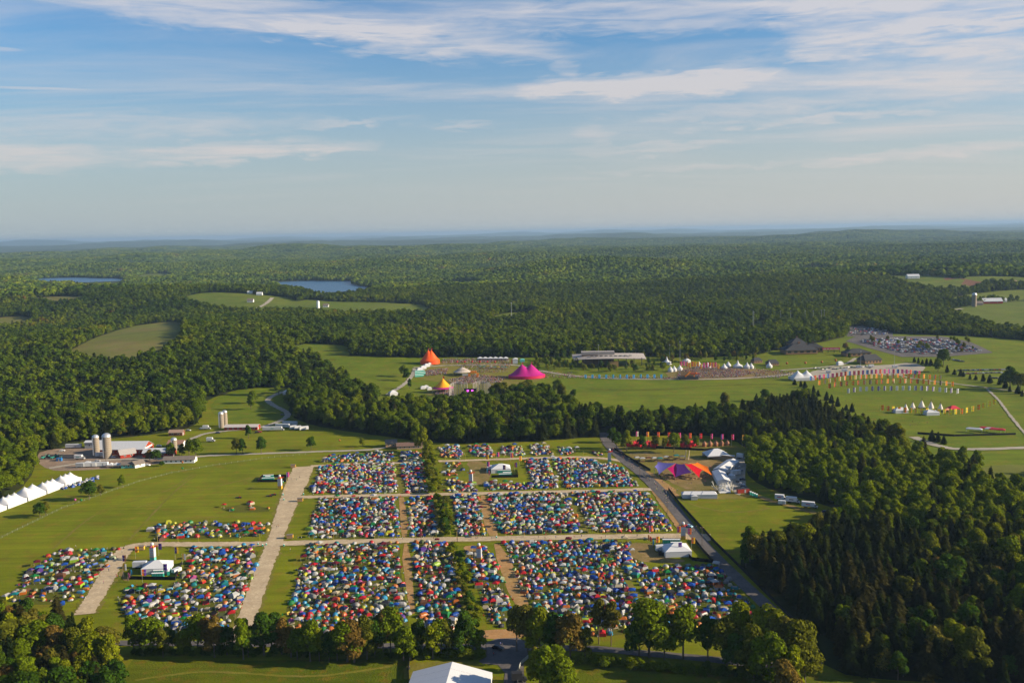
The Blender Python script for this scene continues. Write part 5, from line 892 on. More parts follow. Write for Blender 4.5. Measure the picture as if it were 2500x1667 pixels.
x, y, z_ = P3(1771, 1200, .2); r = empty('lattice_gateway', (x, y, z_), .2, 'pale wooden lattice gateway built of crossing sticks', 'gateway')
for i in range(46):
    a, b2 = R.uniform(-6, 5), R.uniform(-4, 4); B().tube((a, b2, R.uniform(0, 3)), (a+R.uniform(-3, 3), b2+R.uniform(-2, 2), R.uniform(3.5, 7)), .16, 4).obj('stick', mat('pale_stick', (.62, .58, .50), .8, .1), r)
B().add([(-6, -3, .1), (2, -4, .1), (3, 0, 5), (-4, 1, 4.5)], [(0, 1, 2, 3)]).obj('white_panel', WHITE, r)
for i, (a, b_, sx) in enumerate(((1682, 1214, 9), (1706, 1214, 11), (1730, 1214, 10))):
    x, y, z_ = P3(a, b_, .16); frame_tent((x, y, z_), rad(-3), sx, 6, 2.6, 1.4, ('white side tent with rounded end in the row below the plaza', 'white middle tent of the row below the plaza', 'white tent with blue trim in the row below the plaza')[i], sx-3, (1, 1, 1, 1))
x, y, z_ = P3(1694, 1219, .16); frame_tent((x, y, z_), 0, 4, 3.5, 2.3, .8, 'small grey porch tent in front of the white row', 0, (1, 1, 1, 1), m=GREY)
for a, b_, rz, l in ((1810, 1120, -.6, 'white box truck parked in the truck yard by the wood'), (1796, 1160, .3, 'white van trailer between the truck yard and tents')): x, y = P(a, b_); (truck if 'truck parked' in l else trailer)(x, y, rz, 7, l)
for a, b_ in ((1786, 1168), (1776, 1176)): x, y, z_ = P3(a, b_, .25); frame_tent((x, y, z_), .5, 3.6, 3.6, 2.3, 1.3, 'small white peaked service tent %s' % ('beside the truck yard' if a > 1780 else 'behind the shorter clear-span tent'), 0, (1, 1, 1, 1))
for i, (a, b_) in enumerate(((1804, 1178), (1810, 1184), (1816, 1190), (1806, 1150), (1800, 1142), (1812, 1172), (1815, 1195))): x, y = P(a, b_); car(x, y, R.uniform(-1, 0), R.choice(['black', 'dark grey', 'navy', 'silver']), 'dark car parked in the truck yard beside the wood', 'cars in the truck yard', z=.25)
for i, (a, b_, lg, l) in enumerate(((1907, 1222, REDP, 'white box truck with faded red lettering on the earth lane'), (1936, 1228, DARK, 'white box truck with black lettering on the earth lane'), (1977, 1240, REDP, 'longest white box truck with red lettering on the earth lane'))): x, y = P(a, b_); truck(x, y, rad(-22), (7.5, 8.5, 9.5)[i], l, WHITE, 'white', lg, 'white trucks on the earth lane')
x, y = P(1909, 1232); trailer(x, y, rad(-18), 4.5, 'small white box trailer below the trucks', h=1.9)
for i, (a, b_) in enumerate(((2015, 1252), (2028, 1256))): x, y = P(a, b_); car(x, y, rad(-20), 'navy', 'dark car on the earth lane past the last truck', 'dark cars on the lane', z=.2)
road('earth_lane', [(1800, 1190), (1840, 1208), (1900, 1228), (1990, 1252), (2060, 1270)], 5, G_BROWN, .26)
for a, b_, l, m_ in ((1814, 1203, 'dark red shipping container beside the lattice gateway', BRICKR), ): x, y, z_ = P3(a, b_, .3); r = empty('shipping_container', (x, y, z_), .15, l, 'container'); box_part('shell', r, m_, 0, 0, 0, 8, 2.5, 2.6); box_part('door', r, GREY, 1, -1.27, .1, 1.0, .04, 2.2); box_part('roof', r, DARK, 0, 0, 2.6, 7.9, 2.4, .06)
for i in range(4): x, y = P(1832+i*5, 1208+i*2); toilet(x, y, .3, 'beside the earth lane', 'toilets beside the earth lane')
PAV = [B().cyl(0, 0, 0, 2.0, 1.9, n=8, cap=False).mesh('wall', FAB), B().cyl(0, 0, 2.0, 4.4, 2.1, .12, 8).mesh('roof', FAB), B().cyl(0, 0, 4.4, 5.0, .05, n=5).mesh('finial', STEEL)]
for i in range(24):
    a = (1530+i*4.6) if i < 8 else (1578+(i-8)*4.4 if i < 14 else (1632 if i == 14 else 1666+(i-15)*4.0)); b_ = 1090+R.uniform(-3, 3); x, y, z_ = P3(a, b_, .2)
    if a > 1700: continue
    r = empty('bell_tent', (x, y, z_), 0, 'pointed red bell tent in the row under the plaza trees', 'tent', 'red bell tents'); c = lin(R.choice(['#d4101c', '#e01828', '#b00c1c']))
    use(PAV[0], 'wall', r, col=c); use(PAV[1], 'roof', r, col=c); use(PAV[2], 'finial', r)
for i in range(5):
    x, y, z_ = P3(1720+i*14, 1090-i*.6, .2); r = empty('bell_tent', (x, y, z_), 0, 'brown pointed bell tent beside the red row', 'tent', 'brown bell tents'); c = lin('#a06a48'); use(PAV[0], 'wall', r, col=c); use(PAV[1], 'roof', r, col=c); use(PAV[2], 'finial', r)
for i, c in enumerate([('orange', 'red'), ('pink', 'cream'), ('orange', 'amber'), ('red', 'orange'), ('red', 'orange'), ('red', 'pink'), ('red', 'orange'), ('red', 'red'), ('maroon', 'pink'), ('purple', 'pink'), ('red', 'pink'), ('amber', 'orange')]):
    x, y = P(1527+i*25.9, 1080+i*.9); banner(x, y, 9.5, 1.9, 4.2, *c, '%s and %s banner flag before the dark wood behind the plaza' % c, 'banner flags behind the plaza', .1)
fence([(1600, 1094), (1720, 1100), (1760, 1098)], 1.8, BLACKM, 'black fence between red bell tents and plaza'); 
for i in range(9):                          # stalls and stage pieces at the left of the plaza
    a, b_ = 1556+i*14+R.uniform(-3, 3), 1128-abs(i-3)*1.5+R.uniform(-3, 2); x, y, z_ = P3(a, b_, .18); c = R.choice(['stone grey', 'white', 'brown', 'cream', 'teal'])
    r = empty('market_stall', (x, y, z_), R.uniform(-.2, .2), 'market stall with %s roof beside the asphalt road end of the plaza' % c, 'stall', 'stalls at the plaza'); o = B().hip(2.5, 4.2, 3.4, .8, 2, 0).obj('roof', FAB, r); o.color = (*LIN[c], 1); box_part('counter', r, WOOD, 0, -1.3, 0, 3.6, .5, 1.1)
    for q in (-1, 1):
        for s_ in (-1, 1): box_part('leg', r, DARK, q*1.9, s_*1.5, 0, .1, .1, 2.5)
for a, l in ((1676, 'left'), (1684, 'right')): x, y, z_ = P3(a, 1122, .15); r = empty('curved_pylon', (x, y, z_), 0, 'cream curved pylon, %s of the pair behind the stretch tent' % l, 'pylon'); [B().tube((math.sin(i*.16)*1.2-1.2, 0, i*1.2), (math.sin((i+1)*.16)*1.2-1.2, 0, (i+1)*1.2), .38-.03*i, 6, 0, .35-.03*i).obj('pylon_section', mat('cream_paint', (.62, .5, .36)), r) for i in range(6)]
for i in range(7):
    x, y = P(1618+i*6, 1203+R.uniform(-3, 2)); person(x, y, 'at the gate between plaza and asphalt road', px=False)
# ------------------------------------------------------------------ farm
def house(a, b_, rz, sx, sy, hw, hr, wm, rm, label, name='house', cat='house', win=3, door=None, over=.5, gablem=None, z=.14):
    x, y, z_ = P3(a, b_, z); r = empty(name, (x, y, z_), rz, label, cat); wl = B().gwall(sx, sy, hw, hr).obj('wall', wm, r); rf = B().gable(hw+.12-over*hr/(sy/2), sx+over*2, sy+over*2, hr+over*hr/(sy/2), .2).obj('roof', rm, r)
    for i in range(win):
        q = -sx/2+sx*(i+.7)/(win+.4); o = box_part('window', r, GLASS, q, -sy/2-.02, hw*.4, min(1.2, sx*.1), .05, min(1.1, hw*.4)); box_part('frame', o, SIDING, q, -sy/2-.01, hw*.4-.1, min(1.5, sx*.13), .03, min(1.3, hw*.4+.2))
    for s_ in (-1, 1): o = box_part('window', r, GLASS, s_*(sx/2+.02), sy*.18, hw*.45, .05, 1.0, .9)
    box_part('door', r, door or GREY, sx/2+.02, -sy*.2, .02, .06, min(3.2, sy*.25), min(hw*.9, 3)); return r
r = house(305, 1104, rad(-3), 40, 19, 4.6, 4.6, mat('barn_wall_red', (.26, .04, .015), .8, .1, .15), ROOFG, 'long barn with white metal roof and red gable beside the silos', 'dairy_barn', 'barn', 7, SIDING)
box_part('lower_band', r, SIDING, 20.03, 0, 4.0, .06, 14, 1.2)
house(310, 1114, rad(35), 12, 10, 3, 3, BRICKR, mat('dull_roof', (.36, .33, .31)), 'small red barn with grey roof in front of the long barn', 'small_barn', 'barn', 2, SIDING); house(390, 1112, rad(0), 24, 9, 3.4, 2.8, BRICKR, ROOFG, 'red barn with pale metal roof behind the dark bushes', 'red_barn', 'barn', 5)
house(432, 1090, rad(-5), 13, 8, 3, 2.6, SIDING, mat('rust_roof', (.30, .17, .12)), 'white shed with rusty roof behind the farm trees', 'shed', 'shed', 2); house(232, 1092, 0, 14, 7, 5, 1, GREY, ROOFG, 'open-fronted shed with pale flat roof left of the long barn', 'shed', 'shed', 2)
house(440, 1128, rad(2), 24, 8, 2.8, 2, SIDING, SHINGLE, 'long low white farmhouse with brown roof beside the meadow', win=6); house(318, 1140, rad(3), 11, 7, 2.8, 2, TEAL, SHINGLE, 'teal bungalow with dark roof beside the white canopies', win=3); house(337, 1139, rad(50), 8, 6.5, 2.8, 2.2, SIDING, SHINGLE, 'white garage with brown roof beside the teal bungalow', 'garage', 'garage', 1)
house(592, 1048, rad(-2), 30, 9, 3, 1.6, BRICKR, mat('pink_metal_roof', (.45, .40, .38)), 'long low red barn with pale roof beside the twin valley silos', 'red_barn', 'barn', 6); house(955, 1090, rad(10), 9, 8, 3.5, 2.4, mat('tan_wall', (.35, .22, .12)), SHINGLE, 'tan house with grey roof at the head of the camp', win=2); house(1000, 1094, rad(4), 20, 8, 2.8, 2.0, mat('brick_tan', (.40, .27, .19)), mat('brown_roof', (.16, .10, .08)), 'long brown-roofed bungalow beside the big willow-like tree', win=5)
house(432, 1062, rad(0), 12, 7, 3, 1.8, mat('dull_red_wall', (.2, .08, .05)), mat('rust_roof2', (.3, .2, .15)), 'dull red shed by the wood above the farm', 'shed', 'shed', 2)
def silo(a, b_, rr, h, label):
    x, y, z_ = P3(a, b_, .1); r = empty('silo', (x, y, z_), 0, label, 'silo'); B().cyl(0, 0, 0, h, rr, n=24, cap=False).obj('drum', CONC, r, smooth=True); B().lathe([(rr*1.03, h-.1)]+[(rr*1.03*math.cos(q), h+rr*.85*math.sin(q)) for q in [rad(9*i) for i in range(11)]], 24).obj('dome', STEEL, r, smooth=True)
    for i in range(int(h/1.6)): B().lathe([(rr+.02, 1+i*1.6), (rr+.05, 1.03+i*1.6), (rr+.02, 1.08+i*1.6)], 24).obj('hoop', GREY, r)
    B().box(-rr*.55, -rr*.88, .5, .8, .6, h-.6).obj('ladder_chute', ROOFG, r)
silo(236, 1112, 2.6, 15, 'slimmer concrete silo with metal dome beside the long barn'); silo(263, 1117, 3.4, 17, 'broad concrete silo with shiny metal dome beside the long barn'); silo(541, 1044, 2.4, 13, 'nearer concrete silo beside the low red barn'); silo(550, 1040, 2.3, 13, 'farther concrete silo beside the low red barn'); silo(426, 1100, 2.4, 9, 'short silo with metal dome behind the farmyard trees')
for i, (a, L) in enumerate(((196, 6), (220, 10), (248, 10))): x, y = P(a, 1141-i); trailer(x, y, rad(2), L, ('dark grey trailer at the end of the white trailer row', 'white office trailer in the middle of the farm row', 'white office trailer next to the canopies')[i], GREY if i == 0 else SIDING)
for i in range(3): x, y, z_ = P3(272+i*13, 1141-i*.5, .1); frame_tent((x, y, z_), 0, 4.2, 4.2, 2.3, 1.5, 'white peaked canopy in the row beside the teal bungalow', 0, (0, 0, 0, 0), 'farm canopies')
def pole_tent(a, b_, rz, sx, sy, hw, hp, peaks, label, m=WHITE, group=None, wallm=None, zoff=.1, walls=True, rows=(-.22, .22)):
    x, y, z_ = P3(a, b_, zoff); r = empty('pole_tent', (x, y, z_), rz, label, 'marquee', group); pk = [((-.5+(i+.5)/peaks)*sx*.86, rw*sy) for i in range(peaks) for rw in rows]; sc = min(sx/peaks, sy*.6)*.85
    def f(u, v):
        X, Y = (u-.5)*sx, (v-.5)*sy; d = min(math.hypot(X-p, Y-q) for p, q in pk); e = min(u, 1-u, v*sy/sx, (1-v)*sy/sx)*sx; base = hw+min(1, e/(sy*.4))*(hp-hw)*.20; return (X, Y, base+(hp-base)*math.exp(-d/sc*1.5)*min(1, e/(sy*.2)) if e > .01 else hw)
    B().grid(f, 14*peaks//1 if peaks > 1 else 18, 16).obj('roof', m, r, smooth=True)
    for i, (X, Y, p, q) in enumerate(((0, -sy/2, sx-.2, .08), (0, sy/2, sx-.2, .08), (-sx/2, 0, .08, sy-.2), (sx/2, 0, .08, sy-.2))):
        if walls: box_part('wall_panel', r, wallm or m, X, Y, 0, p, q, hw-.02)
    for p, q in pk: B().cyl(p, q, 0, hp+.3, .09, n=6).obj('pole', STEEL, r)
    return r
(ax0, ay0), (ax1, ay1) = P(-55, 1262), P(182, 1172)
PTL = ('first white pole tent of the meadow row, under the wood', 'second white pole tent of the meadow row', 'taller two-peaked white pole tent of the meadow row', 'fourth white pole tent of the meadow row', 'last white pole tent of the meadow row beside the blue tents')
for i in range(5):
    f = (i+.5)/5; xx, yy = ax0+(ax1-ax0)*f, ay0+(ay1-ay0)*f; an = math.atan2(ay1-ay0, ax1-ax0); L = math.hypot(ax1-ax0, ay1-ay0)/5
    r = pole_tent(0, 1200, an, L-1, 13, 2.7, 7.2 if i != 2 else 8.5, 2 if i == 2 else 3, PTL[i], rows=(0,)); r.location = (xx, yy, hz(xx, yy)+.1)
for i in range(44):
    f = R.random(); a = 152+f*92+R.uniform(-4, 4); b_ = 1192-f*25+R.uniform(-5, 5); x, y, z_ = P3(a, b_, .1); c = R.choices(['royal blue', 'navy', 'teal', 'orange'], [9, 5, 2, .6])[0]; r = empty('dome_tent', (x, y, z_), R.uniform(0, 6), 'small %s dome tent with white top in the cluster below the pole tents' % c, 'tent', 'dome tents below the pole tents', R.choice([.7, .85, 1])); use(PM['dome', 0], 'tent_body', r, col=LIN[c]); use(PM['dome', 1], 'rainfly', r, col=LIN[R.choice(['white', c, 'pale grey'])]); use(PM['dome', 2], 'door_flap', r, col=LIN['charcoal'])
x, y = P(668, 1052); truck(x, y, 0, 19, 'long white semi truck with green lettering below the valley lane', WHITE, 'white', GREENP)
for i, (a, b_, L, l) in enumerate(((690, 1044, 13, 'widest white trailer of the valley truck group'), (708, 1038, 14, 'grey trailer behind the widest white one'), (716, 1048, 6, 'white caravan beside the valley trailers'), (727, 1049, 6, 'second white caravan beside the valley trailers'), (742, 1050, 8, 'white motor coach with blue stripe at the end of the valley group'))): x, y = P(a, b_); trailer(x, y, rad(-8 if i < 2 else 25), L, l, WHITE if i != 1 else ROOFG)
for i, (a, b_, c, l) in enumerate(((152, 1102, 'white', 'white van'), (215, 1130, 'white', 'white pickup'), (238, 1127, 'silver', 'silver car'), (276, 1118, 'silver', 'silver car'), (298, 1117, 'dark grey', 'grey car'), (360, 1137, 'white', 'white car'), (388, 1090, 'white', 'white car'), (532, 1058, 'navy', 'navy car'), (628, 1057, 'black', 'black car'), (633, 1056, 'red', 'red car'), (460, 1052, 'silver', 'silver car'), (492, 1048, 'white', 'white van'), (690, 1014, 'dark grey', 'grey car'))): x, y = P(a, b_); car(x, y, R.uniform(-.3, .3), c, '%s parked %s' % (l, 'in the farm yard' if a < 400 else 'along the valley lane'), 'farm cars', z=.2)
x, y = P(195, 1122); truck(x, y, 0, 8, 'white and green truck in the farm yard', WHITE, 'white', GREENP); x, y = P(243, 1115); trailer(x, y, 0, 6, 'white trailer between the two barn silos'); x, y = P(505, 1049); truck(x, y, 0, 7, 'white box truck above the valley lane'); x, y = P(180, 1094); trailer(x, y, 0, 13, 'long grey trailer at the back of the farm yard', ROOFG); x, y = P(515, 1079); truck(x, y, 0, 7, 'white tanker truck beside the farm meadow')
for i, (a, b_) in enumerate(((105, 1120), (118, 1116), (128, 1120), (138, 1116), (146, 1123))):
    x, y, z_ = P3(a, b_, .15); r = empty('farm_machine', (x, y, z_), R.uniform(0, 3), 'green farm machine parked among others in the yard', 'farm machine', 'green farm machines'); box_part('body', r, GREENP, 0, 0, .6, 3, 1.4, 1.0); box_part('cabin', r, GLASS, -.5, 0, 1.6, 1.2, 1.2, 1.1); wheels(r, (-.9, 1.1), (-.8, .8), .6); B().tube((1, 0, 1.2), (2.5, .5, 2.6), .12, 5).obj('boom', GREENP, r)
x, y, z_ = P3(145, 1125, .1); r = empty('shipping_container', (x, y, z_), 0, 'blue container among the green farm machines', 'container'); o = box_part('shell', r, PAINT, 0, 0, 0, 4, 2.2, 2.4); o.color = (.02, .15, .42, 1); box_part('door', r, GREY, 0, -1.12, .1, .9, .04, 2)
for i, (a, b_, c) in enumerate(((446, 1137, 'orange'), (198, 1212, 'amber'), (446, 1152, 'green'), (199, 1231, 'green'), (184, 1230, 'pink'), (829, 1083, 'orange'))):
    x, y, z_ = P3(a, b_, 0); r = empty('balloon_marker', (x, y, z_), 0, '%s balloon marker tethered over the meadow %s' % (c, ('by the farmhouse', 'by the wire fence bush', 'by the wire fence', 'near the wire fence bend', 'at the wire fence', 'before the tan house')[i]), 'balloon'); B().cyl(0, 0, 0, 2.5, .03, n=5).obj('tether', DARK, r); ball(r, 'balloon', FAB, .8, 3, LIN[c])
# ------------------------------------------------------------------ festival hill
def bigtop(a, b_, sx, sy, hw, hp, peaks, c, c2, label, z=.45, wall=True, flag='red', sep=.62, reach=.5):
    x, y, z_ = P3(a, b_, z); r = empty('big_top', (x, y, z_), .1, label, 'big top'); pk = [((-.5+(i+.5)/peaks)*sx*sep, 0) for i in range(peaks)]
    def f(u, v):
        an = u*2*math.pi; rr = v; X, Y = rr*sx/2*math.cos(an), rr*sy/2*math.sin(an); d = min(math.hypot(X-p, Y-q) for p, q in pk)/(sx*reach); return (X, Y, hw+(hp-hw)*max(0, 1-rr**4)*max(.05, (1-min(1, d*.95))**1.5+.06*(1-rr)))
    o = B().grid(f, 40, 22).obj('roof', FAB, r, smooth=True); o.color = (*lin(c), 1)
    if wall: o = B().lathe([(1, 0), (1, hw)], 40).obj('side_wall', FAB, r); o.scale = (sx/2*.995, sy/2*.995, 1); o.color = (*lin(c2), 1)
    for i, (p, q) in enumerate(pk):
        B().cyl(p, q, 0, hp+2.2, .14, n=6).obj('mast', STEEL, r)
        if flag: o = B().box(p+.9, q, hp+.6, 1.5, .06, 2.2).obj('mast_flag', FAB, r); o.color = (*LIN[flag], 1)
    return r
bigtop(1050, 888, 25, 21, 4.5, 17, 2, '#ef5a08', '#e8500a', 'bright orange big top with two masts at the hill edge', sep=.30, reach=.55); bigtop(1286, 922, 44, 30, 3.2, 15.5, 2, '#b0187a', '#c81a50', 'wide magenta big top with two peaks on the hill', sep=.50, reach=.44)
r = bigtop(1082, 958, 24, 20, 4.5, 14.5, 1, '#f0a408', '#f0a408', 'amber single-peak stage tent with magenta rim in the hollow', wall=False, reach=.55)
for i in range(8): an = i*math.pi/4+.2; B().tube((12.2*math.cos(an), 10.2*math.sin(an), 0), (11.8*math.cos(an), 9.8*math.sin(an), 4.6), .12, 5).obj('leg', STEEL, r)
o = B().lathe([(1.0, 4.55), (.80, 6.1)], 30).obj('rim', FAB, r); o.scale = (12.1, 10.1, 1); o.color = (*lin('#b0187a'), 1)
x, y, z_ = P3(1129, 916, .5); r = empty('round_pavilion', (x, y, z_), 0, 'round grey-roofed pavilion with tiered conical roof on the hill', 'pavilion'); o = B().lathe([(11, 4), (6, 6.6)], 20).obj('lower_roof', mat('grey_canvas', (.42, .36, .31), .8, .1), r); B().lathe([(6.2, 6.9), (3, 8.3), (.1, 9.6)], 20).obj('upper_roof', MATS['grey_canvas'], r)
for i in range(14): an = i*math.pi/7; B().cyl(10.4*math.cos(an), 10.4*math.sin(an), 0, 4.1, .18, n=6).obj('column', DARK, r)
box_part('front_screen', r, WHITE, 5, -10.6, .5, 9, .2, 2.2)
x, y, z_ = P3(1156, 922, .5); r = empty('orange_arch', (x, y, z_), 0, 'orange boxy arch beside the round pavilion', 'arch'); [box_part('arch_block', r, mat('orange_paint', (.75, .22, .02)), q, 0, zz_, 2.4, 2, 2.4) for q, zz_ in ((-5, 0), (5, 0), (-5, 2.5), (5, 2.5), (-2.5, 5), (0, 5.3), (2.5, 5))]
# timber lattice stage
x, y, z_ = P3(1148, 968, .4); r = empty('lattice_stage', (x, y, z_), 0, 'open-air stage with two tall curved grey lattice towers', 'stage'); LAT = mat('weathered_lattice', (.42, .38, .36), .8, .1)
for s_ in (-1, 1):
    pr = None
    for i in range(9):
        an = rad(18+i*15); X, Y = s_*(21*math.cos(an*.62)+1.5), 12*math.sin(an)-4; h = 16-3.5*abs(i-5)/4
        B().tube((X, Y, 0), (X, Y, h), .32, 5).obj('post', LAT, r)
        if pr:
            for k in range(7): q = k*2.1+1.2; B().tube((pr[0], pr[1], min(q, pr[2])), (X, Y, min(q+1.2, h)), .17, 4).obj('rail', LAT, r); B().tube((X, Y, min(q, h)), (pr[0], pr[1], min(q+2.6, pr[2])), .13, 4).obj('brace', LAT, r)
        pr = (X, Y, h)
EM = bpy.data.materials.new('stage_light'); EM.use_nodes = True; e_ = EM.node_tree.nodes['Principled BSDF']; e_.inputs['Base Color'].default_value = (.5, .02, .5, 1); e_.inputs['Emission Color'].default_value = (.9, .06, .8, 1); e_.inputs['Emission Strength'].default_value = 2.2
box_part('stage_floor', r, DARK, 0, 0, 0, 14, 8, 1.4); box_part('back_wall', r, DARK, 0, 3.5, 1.4, 13, .4, 6.5); 
for q in (-2.6, 2.2): B().cyl(q, 3.0, 4.5, 6.2, .9, n=10).obj('stage_lamp', EM, r)
box_part('front_screen', r, WHITE, 2, -7, 0, 12, .4, 3)
for i in range(6): x, y, z_ = P3(1116+i*18.5, 893, .3); r = empty('balloon_marker', (x, y, z_), 0, 'red balloon on a pole along the hill path', 'balloon', 'red balloons'); B().cyl(0, 0, 0, 4, .05, n=5).obj('tether', DARK, r); ball(r, 'balloon', FAB, 1.3, 5, LIN['red'])
for i in range(6): x, y, z_ = P3(1172+i*12.5, 880, .4); frame_tent((x, y, z_), 0, 6.5, 6, 2.8, 1.9, 'white peaked tent in the row behind the hill crowd', 0, (0, 0, 1, 0), 'white tents behind the hill crowd')
x, y, z_ = P3(1258, 888, .4); r = empty('white_tower_house', (x, y, z_), 0, 'tall white canvas booth beside the tent row', 'booth'); box_part('wall', r, WHITE, 0, 0, 0, 6.5, 6, 6); B().hip(6.02, 7, 6.5, 1.6, 0).obj('roof', WHITE, r); box_part('red_strip', r, REDP, -4.2, -2, 0, 1.2, 1, 6)
x, y, z_ = P3(1275, 884, .4); frame_tent((x, y, z_), 0, 6, 5, 3, 1.2, 'blue-topped booth right of the tall white booth', 2, (1, 1, 1, 1), m=TEAL)
for k, (b0, n) in enumerate(((909, 10), (913, 11), (917, 11), (921, 9))): toilets(1014, b0, 1042, b0-2, n, 0, 'in the green block at the hill edge')
for i in range(5): x, y, z_ = P3(1024+i*9, 906-i*5, .5); frame_tent((x, y, z_), .5, 7, 5, 2.6, 1.4, 'white service tent in the chain below the orange big top', 3, (1, 1, 1, 1), 'service tents below the orange big top')
for i in range(8): x, y, z_ = P3(1172+i*9, 900+R.uniform(-2, 2), .5); c = R.choice(['teal', 'red', 'amber', 'white']); r = empty('market_stall', (x, y, z_), 0, '%s roofed food stall on the grass between the big tops' % c, 'stall', 'food stalls on the hill'); o = B().hip(2.3, 4, 3, .8, 0).obj('roof', FAB, r); o.color = (*LIN[c], 1); box_part('counter', r, WOOD, 0, 0, 0, 3.4, 2.4, 1.1); [box_part('leg', r, DARK, q*1.8, -1.3, 0, .1, .1, 2.35) for q in (-1, 1)]
for i, (a, b_) in enumerate(((1032, 950), (1040, 948), (1048, 952))): x, y, z_ = P3(a, b_, .4); frame_tent((x, y, z_), .3, 5, 4, 2.4, 1.2, 'small white backstage tent left of the amber stage tent', 0, (1, 1, 1, 1), 'backstage tents')
for i, (a, b_, sx) in enumerate(((706, 962, 12), (728, 968, 16), (752, 972, 12), (772, 960, 9), (835, 960, 9), (860, 966, 9), (960, 965, 9))): x, y, z_ = P3(a, b_, .2); frame_tent((x, y, z_), R.uniform(-.2, .4), sx, 8, 3, 2.6, 'white catering tent %s' % ('with wide tan roof beside the valley lane' if i == 1 else 'in the backstage group above the wood'), 2, (1, 1, 1, 1), 'backstage catering tents', m=mat('tan_canvas', (.55, .46, .38)) if i == 1 else WHITE)
for i in range(12): x, y = P(1427+i*16.8, 926+(.0 if i < 8 else -.5)); banner(x, y, 5.6, 2.4, 4.4, R.choice(['sky blue', 'teal', 'sky blue']), 'sky blue', 'sky blue square banner in the row before the young trees', 'blue banners along the hill path', .1)
x, y, z_ = P3(1680, 926, .5); r = empty('pirate_stage', (x, y, z_), 0, 'dark stage with orange arms at the front of the crowd', 'stage'); box_part('deck', r, DARK, 0, 0, 0, 22, 10, 3); box_part('back_wall', r, WOOD, 0, 4, 3, 16, .5, 5); B().tube((-4, -2, 3), (2, -2, 9), .8, 6).obj('orange_arm', MATS['orange_paint'], r); B().tube((6, -2, 3), (9, -2, 8), .7, 6).obj('orange_arm', MATS['orange_paint'], r); box_part('canopy', r, BRICKR, 8, 0, 6, 10, 6, .4)
for i in range(14): c = R.choice([('pink', 'orange'), ('red', 'orange'), ('pink', 'pink'), ('orange', 'amber'), ('red', 'pink')]); x, y = P(1660+i*7, 905+R.uniform(-5, 4)); banner(x, y, 9.5, 2.4, 5.5, *c, '%s and %s tall banner above the crowd' % c, 'tall banners above the crowd', 0)
for i, (a, b_, s_) in enumerate(((1628, 890, 13), (1676, 885, 11), (1637, 908, 7), (1646, 907, 7), (1768, 902, 8), (1778, 896, 7), (1801, 898, 12), (1824, 900, 9), (1834, 900, 7), (1707, 898, 9), (1728, 899, 8), (1660, 905, 7), (1878, 898, 8))):
    x, y, z_ = P3(a, b_, .45); r = empty('peaked_tent', (x, y, z_), .2, '%s white peaked tent %s' % ('large' if s_ > 10 else 'small', 'behind the crowd' if b_ < 895 else 'beside the crowd'), 'tent', 'white peaked tents'); B().lathe([(s_/2, 2.5), (s_*.30, 3.7), (s_*.13, 5.4), (.05, 3+s_*.55)], 12).obj('roof', WHITE, r); [B().cyl(s_*.46*math.cos(q), s_*.46*math.sin(q), 0, 2.55, .08, n=5).obj('leg', STEEL, r) for q in (.8, 2.4, 3.9, 5.5)]; B().lathe([(s_*.47, 0), (s_*.48, 2.45)], 12).obj('wall_panel', WHITE, r)
# amphitheatre
x, y, z_ = P3(1488, 893, .5); r = empty('amphitheatre', (x, y, z_), rad(-2), 'amphitheatre with wide curved grey roof and raised rear roof', 'building'); GR = mat('amph_roof', (.34, .30, .27), .7, .2)
B().grid(lambda u, v: ((u-.5)*92, (v-.5)*34+16*(abs(u-.5)*2)**2, 11-3*(abs(u-.5)*2)**2+2.5*v), 20, 6).grid(lambda u, v: ((.5-u)*92, (v-.5)*34+16*(abs(u-.5)*2)**2, 10.4-3*(abs(u-.5)*2)**2+2.5*v), 20, 6).obj('roof', GR, r); rr_ = B().box(-14, 12, 13, 42, 10, 3.6).obj('rear_roof', GR, r); box_part('stage_house', r, mat('amph_wall', (.22, .13, .08)), -14, 12, 0, 40, 9, 12.9); box_part('timber_wing', r, mat('honey_wood', (.50, .28, .10)), 3, -12, 0, 14, 5, 7)
for i in range(9): box_part('skylight', rr_ if False else r, DARK, -22+i*6, 0, 12.3, 3.5, 6, .15); B().cyl(-40+i*10, -14+12*(abs(-40+i*10)/46)**2, 0, 10, .4, n=6).obj('column', DARK, r)
for a, h in ((1462, 26), (1635, 26), (1660, 30), (2101, 22), (2183, 22)): x, y, z_ = P3(a, 893 if a < 2000 else 902, .4); r = empty('light_mast', (x, y, z_), 0, 'tall slim light mast %s' % ('by the amphitheatre' if a < 2000 else 'by the gravel lot'), 'light mast', 'light masts'); B().cyl(0, 0, 0, h, .22, .12, 6).obj('mast', GREY, r); box_part('lamp_head', r, GREY, 0, 0, h, 1.6, .5, .4)
